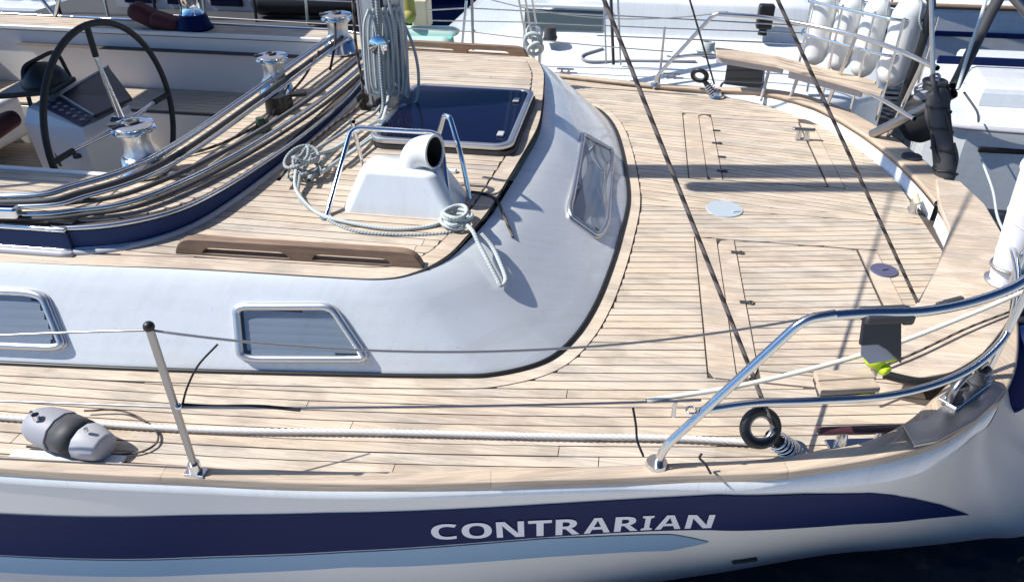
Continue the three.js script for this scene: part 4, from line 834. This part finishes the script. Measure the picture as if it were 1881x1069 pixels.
rope('mooring_line', [[2.02, 0.18, -0.48], [2.0, 0.12, -0.2], [1.92, 0.11, 0.1], [1.86, 0.13, 0.35]], 0.007, M.ropePale, 'white line sagging from the next boat to the bow platform');
// things about the cockpit
{
  thing('folded_canvas', [rbox(0.32, 0.12, 0.18, 0.05, -3.55, Y + 0.54, -1.42, 0.2, -0.5), rbox(0.22, 0.10, 0.16, 0.04, -3.42, Y + 0.52, -1.40, 0.1, -0.3)], M.maroon, 'dark maroon folded canvas on the far cockpit coaming', 'canvas');
  thing('cushion', rbox(0.34, 0.10, 0.30, 0.045, -3.63, Y + 0.30, 0.30, 0.2, 0.3), M.maroon, 'maroon cushion at the left edge beside the pedestal', 'cushion');
  const sh = group('side_shrouds', 'far side shroud cluster with turnbuckles and coiled line', 'rigging', null, [-0.75, Y, -1.95]);
  for (const k of [0, 1, 2]) mesh('wire', sweep([V(k * 0.05 - 0.05, 0.3, 0.0), V(k * 0.05 - 0.25, 1.6, 0.25)], 0.008, 8), M.steel, sh);
  for (const k of [0, 1, 2]) mesh('turnbuckle', sweep([V(k * 0.05 - 0.05, 0.05, 0.01), V(k * 0.05 - 0.05, 0.32, 0.0)], 0.014, 10), M.steel, sh);
  mesh('line_wrap', [torus(0.06, 0.016, 0, 0.36, 0.03, 0.3), torus(0.055, 0.015, 0.02, 0.30, 0.04, 0.5, 0.4), torus(0.055, 0.015, 0.01, 0.42, 0.02, 0.2, -0.3)], M.ropePale, sh);
  mesh('chainplate', rbox(0.16, 0.03, 0.05, 0.008, 0, 0.03, 0.01), M.steel, sh);
}

// ---------------------------------------------------------------- neighbours: white cruiser alongside to port
function hullBlock(parent, mat, x0, x1, z0, z1, h0, h1, bev = 0.05) {
  const w = z0 - z1, o = [[x0, z0 - 0.02], [lerp(x0, x1, 0.5), z0], [lerp(x0, x1, 0.85), z0 - 0.03 * w], [x1, z0 - 0.25 * w], [x1 + 0.12, z0 - 0.5 * w], [x1, z0 - 0.75 * w], [lerp(x0, x1, 0.85), z1 + 0.03 * w], [x0, z1]];
  return mesh('hull', slab(o, Y + h1, h1 - h0, { bevel: bev }), mat, parent);
}
{
  const b = group('motor_cruiser', 'smooth white motor cruiser moored on the far side of the yacht', 'boat');
  // topside and rounded deck as one moulded shell, profile in [z, h]
  const prof = [[-2.40, -1.0], [-2.36, -0.42], [-2.36, -0.25], [-2.38, -0.18], [-2.46, -0.12], [-2.72, 0.01], [-2.98, 0.12], [-3.04, 0.17], [-3.12, 0.40], [-3.17, 0.445], [-3.3, 0.47], [-3.9, 0.50], [-4.5, 0.47], [-4.7, 0.40], [-4.78, 0.12], [-5.4, 0.05], [-5.45, -1.0]];
  const pc = new THREE.CatmullRomCurve3(prof.map((p) => V(0, p[1], p[0])), false, 'catmullrom', 0.2).getPoints(80);
  const rows = [];
  for (let i = 0; i <= 40; i++) {
    const x = lerp(-1.75, 2.15, i / 40), t = i / 40;
    rows.push(pc.map((p) => { const cab = clamp((x + 1.25) / 0.75, 0, 1) * clamp((2.25 - x) / 0.9, 0, 1), s = cab * cab * (3 - 2 * cab), h = p.y > 0.13 ? 0.13 + (p.y - 0.13) * s : p.y; const mid = -3.9, sh = t > 0.75 ? 1 - 0.25 * Math.pow((t - 0.75) / 0.25, 2) : 1; return [x + (p.z < -2.4 ? (p.z + 2.4) * -0.04 : 0), Y + h, mid + (p.z - mid) * sh]; }));
  }
  const end = (r) => r.map((p) => [p[0], Math.min(p[1], Y - 0.2), p[2]]);
  mesh('hull', grid([end(rows[0]), ...rows, end(rows[40])], (i, j, p) => [p[0], p[2]]), M.gel, b);
  const win = (x0, x1) => { const q = []; for (let i = 0; i <= 12; i++) { const x = lerp(x0, x1, i / 12); q.push([[x, Y + 0.175, -3.03], [x, Y + 0.335, -3.085]]); } return grid(q); };
  mesh('cabin_window', win(-0.98, -0.28), std([0.09, 0.12, 0.12], 0.1, { clearcoat: 1 }), b);
  mesh('window_ledge', [rbox(0.80, 0.03, 0.06, 0.01, -0.63, Y + 0.365, -3.10)], M.gel, b);
  mesh('deck_moulding', [ropeGeo([[0.55, Y + 0.03, -2.74], [0.0, Y + 0.015, -2.72], [-0.35, Y + 0.005, -2.68], [-0.42, Y + 0.035, -2.75], [-0.25, Y + 0.075, -2.85]], 0.012)], M.grey, b);
  mesh('deck_hatch', [at(rbox(0.30, 0.02, 0.26, 0.008), 0.95, Y - 0.03, -2.62, 0.42, -0.12)], M.black, b);
  mesh('deck_vent', [at(new THREE.SphereGeometry(0.17, 24, 12, 0, 6.3, 0, 1.57).scale(1.2, 0.75, 0.8), 1.1, Y + 0.12, -3.2)], M.darkGrey, b);
  mesh('grab_rail', [bent([[0.74, Y - 0.14, -2.42], [0.76, Y - 0.04, -2.42], [1.10, Y - 0.04, -2.42], [1.12, Y - 0.14, -2.42]], 0.010, 0.03)], M.darkGrey, b);
  mesh('stanchion', [sweep([V(-1.45, Y + 0.06, -2.5), V(-1.40, Y + 0.50, -2.55)], 0.012, 8)], M.steel, b);
  mesh('guard_wire', [sweep([V(-1.75, Y + 0.42, -2.5), V(-1.41, Y + 0.44, -2.55), V(0.6, Y + 0.40, -2.6), V(1.9, Y + 0.38, -2.6)], 0.006, 6), sweep([V(-0.3, Y + 0.24, -2.62), V(1.4, Y + 0.24, -2.62)], 0.006, 6)], M.steel, b);
  for (const k of [0, 1, 2]) mesh('shroud', sweep([V(-0.20 + k * 0.06, Y + 0.05, -2.46), V(-0.36 + k * 0.05, Y + 1.5, -2.60)], k === 1 ? 0.013 : 0.008, 8), k === 1 ? M.darkGrey : M.steel, b);
  mesh('rail_gear', [rbox(0.13, 0.20, 0.10, 0.02, 1.10, Y + 0.36, -3.0), cyl(0.03, 0.04, 0.06, 1.10, Y + 0.24, -3.0)], M.black, b);
  for (const x of [-0.9, 0.25, 1.45]) mesh('stanchion', sweep([V(x, Y - 0.10, -2.47), V(x, Y + 0.36, -2.50)], 0.011, 8), M.steel, b);
  mesh('guard_wire', sweep([V(-1.7, Y + 0.34, -2.50), V(-0.9, Y + 0.355, -2.50), V(0.25, Y + 0.35, -2.50), V(1.45, Y + 0.355, -2.50), V(2.1, Y + 0.34, -2.55)], 0.005, 6), M.steel, b);
  for (const [x, z] of [[-0.55, -2.56], [0.35, -2.56]]) mesh('deck_cleat', [rbox(0.15, 0.018, 0.022, 0.008, x, Y - 0.035, z), cyl(0.011, 0.014, 0.05, x - 0.03, Y - 0.06, z), cyl(0.011, 0.014, 0.05, x + 0.03, Y - 0.06, z)], M.steel, b);
  mesh('rub_rail', sweep([...Array(20)].map((_, i) => V(lerp(-1.72, 1.2, i / 19), Y - 0.215, -2.352)), 0.014, 8), M.darkGrey, b);
  mesh('roof_hatch', at(rbox(0.42, 0.03, 0.36, 0.012), 0.55, Y + 0.50, -3.6, 0.02), M.glassDark, b);
  mesh('rope_pile', [...Array(5)].map((_, k) => torus(0.075 - k * 0.006, 0.010, 0.62 + k * 0.006, Y + 0.105 + k * 0.014, -2.86, Math.PI / 2)), M.ropePale, b);
  mesh('windlass', [cyl(0.05, 0.06, 0.10, -0.72, Y + 0.19, -2.85), rbox(0.12, 0.03, 0.10, 0.01, -0.72, Y + 0.145, -2.85)], M.darkGrey, b);
}
// lower white boat at the right
{
  const b = group('white_dayboat', 'low white boat with a dark slot in its side at far right', 'boat');
  mesh('hull', slab([[2.45, -2.42], [2.7, -2.30], [3.6, -2.26], [5.5, -2.4], [5.5, -4.2], [3.0, -4.2], [2.55, -3.6]], Y - 0.24, 0.86, { bevel: 0.05 }), M.gel, b);
  mesh('deck_step', [slab([[2.9, -2.75], [5.3, -2.72], [5.3, -4.0], [3.1, -4.0]], Y - 0.08, 0.2, { bevel: 0.05 })], M.gel, b);
  mesh('blue_stripe', [rbox(2.6, 0.07, 0.03, 0.01, 4.0, Y - 0.03, -3.35)], M.navy, b);
  mesh('vent_slot', [rbox(0.42, 0.045, 0.03, 0.01, 3.02, Y - 0.44, -2.285, 0.02)], M.black, b);
  mesh('rub_rail', [ropeGeo([[2.47, Y - 0.27, -2.42], [2.7, Y - 0.27, -2.285], [3.6, Y - 0.27, -2.245], [5.5, Y - 0.27, -2.39]], 0.018)], M.paleGrey, b);
  mesh('cleat', [rbox(0.16, 0.02, 0.03, 0.008, 3.55, Y - 0.045, -2.82)], M.steel, b);
}
// turquoise dinghy end with gear between the boats
{
  const b = group('tender', 'turquoise dinghy end wedged behind the yacht mast', 'dinghy', null, [-1.86, Y + 0.02, -2.75]);
  mesh('tube', [at(new THREE.CapsuleGeometry(0.10, 0.42, 8, 20), 0, 0.05, 0.12, 0, 0.1, Math.PI / 2), at(new THREE.CapsuleGeometry(0.10, 0.42, 8, 20), 0, 0.05, -0.25, 0, 0.1, Math.PI / 2)], std([0.45, 0.62, 0.56], 0.5), b);
  mesh('floor', rbox(0.5, 0.05, 0.34, 0.02, 0, 0.06, -0.06), M.teal, b);
  thing('gear_box', rbox(0.16, 0.26, 0.18, 0.02, -2.0, Y + 0.22, -3.3), M.cream, 'cream box standing behind the turquoise dinghy', 'box');
  thing('hanging_cloth', [at(new THREE.CylinderGeometry(0.045, 0.06, 0.32, 14).scale(1, 1, 0.7), -2.02, Y + 0.42, -2.95, 0.1), ball(0.06, -2.02, Y + 0.26, -2.94)], M.mustard, 'olive yellow cloth hanging behind the mast', 'cloth');
}
// dark blue boat behind
{
  const b = group('navy_boat', 'dark navy hulled boat behind the white cruiser', 'boat');
  hullBlock(b, M.navy, -4.0, -0.1, -6.0, -8.2, -1.0, 0.35);
  mesh('stripe', rbox(3.3, 0.03, 0.02, 0.006, -2.2, Y - 0.12, -5.99), M.paleGrey, b);
  for (let k = 0; k < 4; k++) mesh('stanchion', sweep([V(-3.4 + k * 0.8, Y + 0.3, -6.1), V(-3.4 + k * 0.8, Y + 0.8, -6.1)], 0.014, 8), M.steel, b);
}
{
  const b = group('white_sloop', 'white boat with dark cabin windows along the top right edge', 'boat');
  hullBlock(b, M.gel, 0.4, 6.2, -5.9, -8.6, -1.0, -0.12);
  mesh('cabin', slab([[0.9, -6.5], [4.6, -6.45], [5.2, -7.2], [4.6, -8.0], [0.9, -8.0]], Y + 0.3, 0.45, { bevel: 0.06 }), M.gel, b);
  for (let k = 0; k < 4; k++) mesh('window', rbox(0.62, 0.13, 0.03, 0.012, 1.4 + k * 0.85, Y + 0.10, -6.465), M.glassDark, b);
  mesh('toe_rail', [ropeGeo([[0.4, Y - 0.10, -5.94], [3.3, Y - 0.10, -5.92], [5.4, Y - 0.10, -6.0], [6.2, Y - 0.10, -6.5]], 0.03)], M.railWood, b);
  mesh('rub_stripe', rbox(5.2, 0.06, 0.02, 0.006, 3.0, Y - 0.40, -5.90), M.navy, b);
  for (let k = 0; k < 5; k++) mesh('stanchion', sweep([V(0.8 + k * 1.1, Y - 0.12, -6.02), V(0.8 + k * 1.1, Y + 0.45, -6.02)], 0.014, 8), M.steel, b);
}
// grey boat with clutter beyond the cockpit
{
  const b = group('grey_boat', 'dark grey boat cluttered with poles beyond the far cockpit side', 'boat');
  hullBlock(b, M.darkGrey, -6.4, -2.6, -3.4, -5.4, -1.0, 0.02);
  mesh('cabin', slab([[-5.6, -3.9], [-3.4, -3.9], [-3.1, -4.5], [-3.4, -5.0], [-5.6, -5.0]], Y + 0.30, 0.36, { bevel: 0.05 }), M.paleGrey, b);
  for (let k = 0; k < 4; k++) mesh('window', rbox(0.36, 0.16, 0.03, 0.01, -5.3 + k * 0.5, Y + 0.15, -3.885), M.glassDark, b);
  for (let k = 0; k < 7; k++) mesh('stanchion', sweep([V(-6.0 + k * 0.55, Y + 0.0, -3.5), V(-6.0 + k * 0.55 + 0.02, Y + 0.5, -3.52)], 0.016, 8), k % 2 ? M.steel : M.black, b);
  mesh('guard_wire', [sweep([V(-6.3, Y + 0.48, -3.52), V(-2.6, Y + 0.46, -3.52)], 0.008, 6), sweep([V(-6.3, Y + 0.25, -3.52), V(-2.6, Y + 0.24, -3.52)], 0.008, 6)], M.steel, b);
  mesh('sail_bag', [at(new THREE.CapsuleGeometry(0.12, 1.0, 8, 16), -3.3, Y + 0.16, -3.75, 0, 0.1, Math.PI / 2)], M.black, b);
}
{
  const b = group('ferry_boat', 'white and dark blue striped boat at the top left corner', 'boat');
  hullBlock(b, M.gel, -12, -6.2, -5.6, -8.2, -1.0, -0.45);
  mesh('deckhouse', slab([[-11.8, -6.0], [-6.6, -6.0], [-6.6, -8.0], [-11.8, -8.0]], Y + 0.6, 1.1, { bevel: 0.04 }), M.gel, b);
  for (let k = 0; k < 12; k++) mesh('window', rbox(0.24, 0.5, 0.04, 0.02, -11.4 + k * 0.42, Y - 0.05, -5.985), M.glassDark, b);
}

renderer.render(scene, camera);
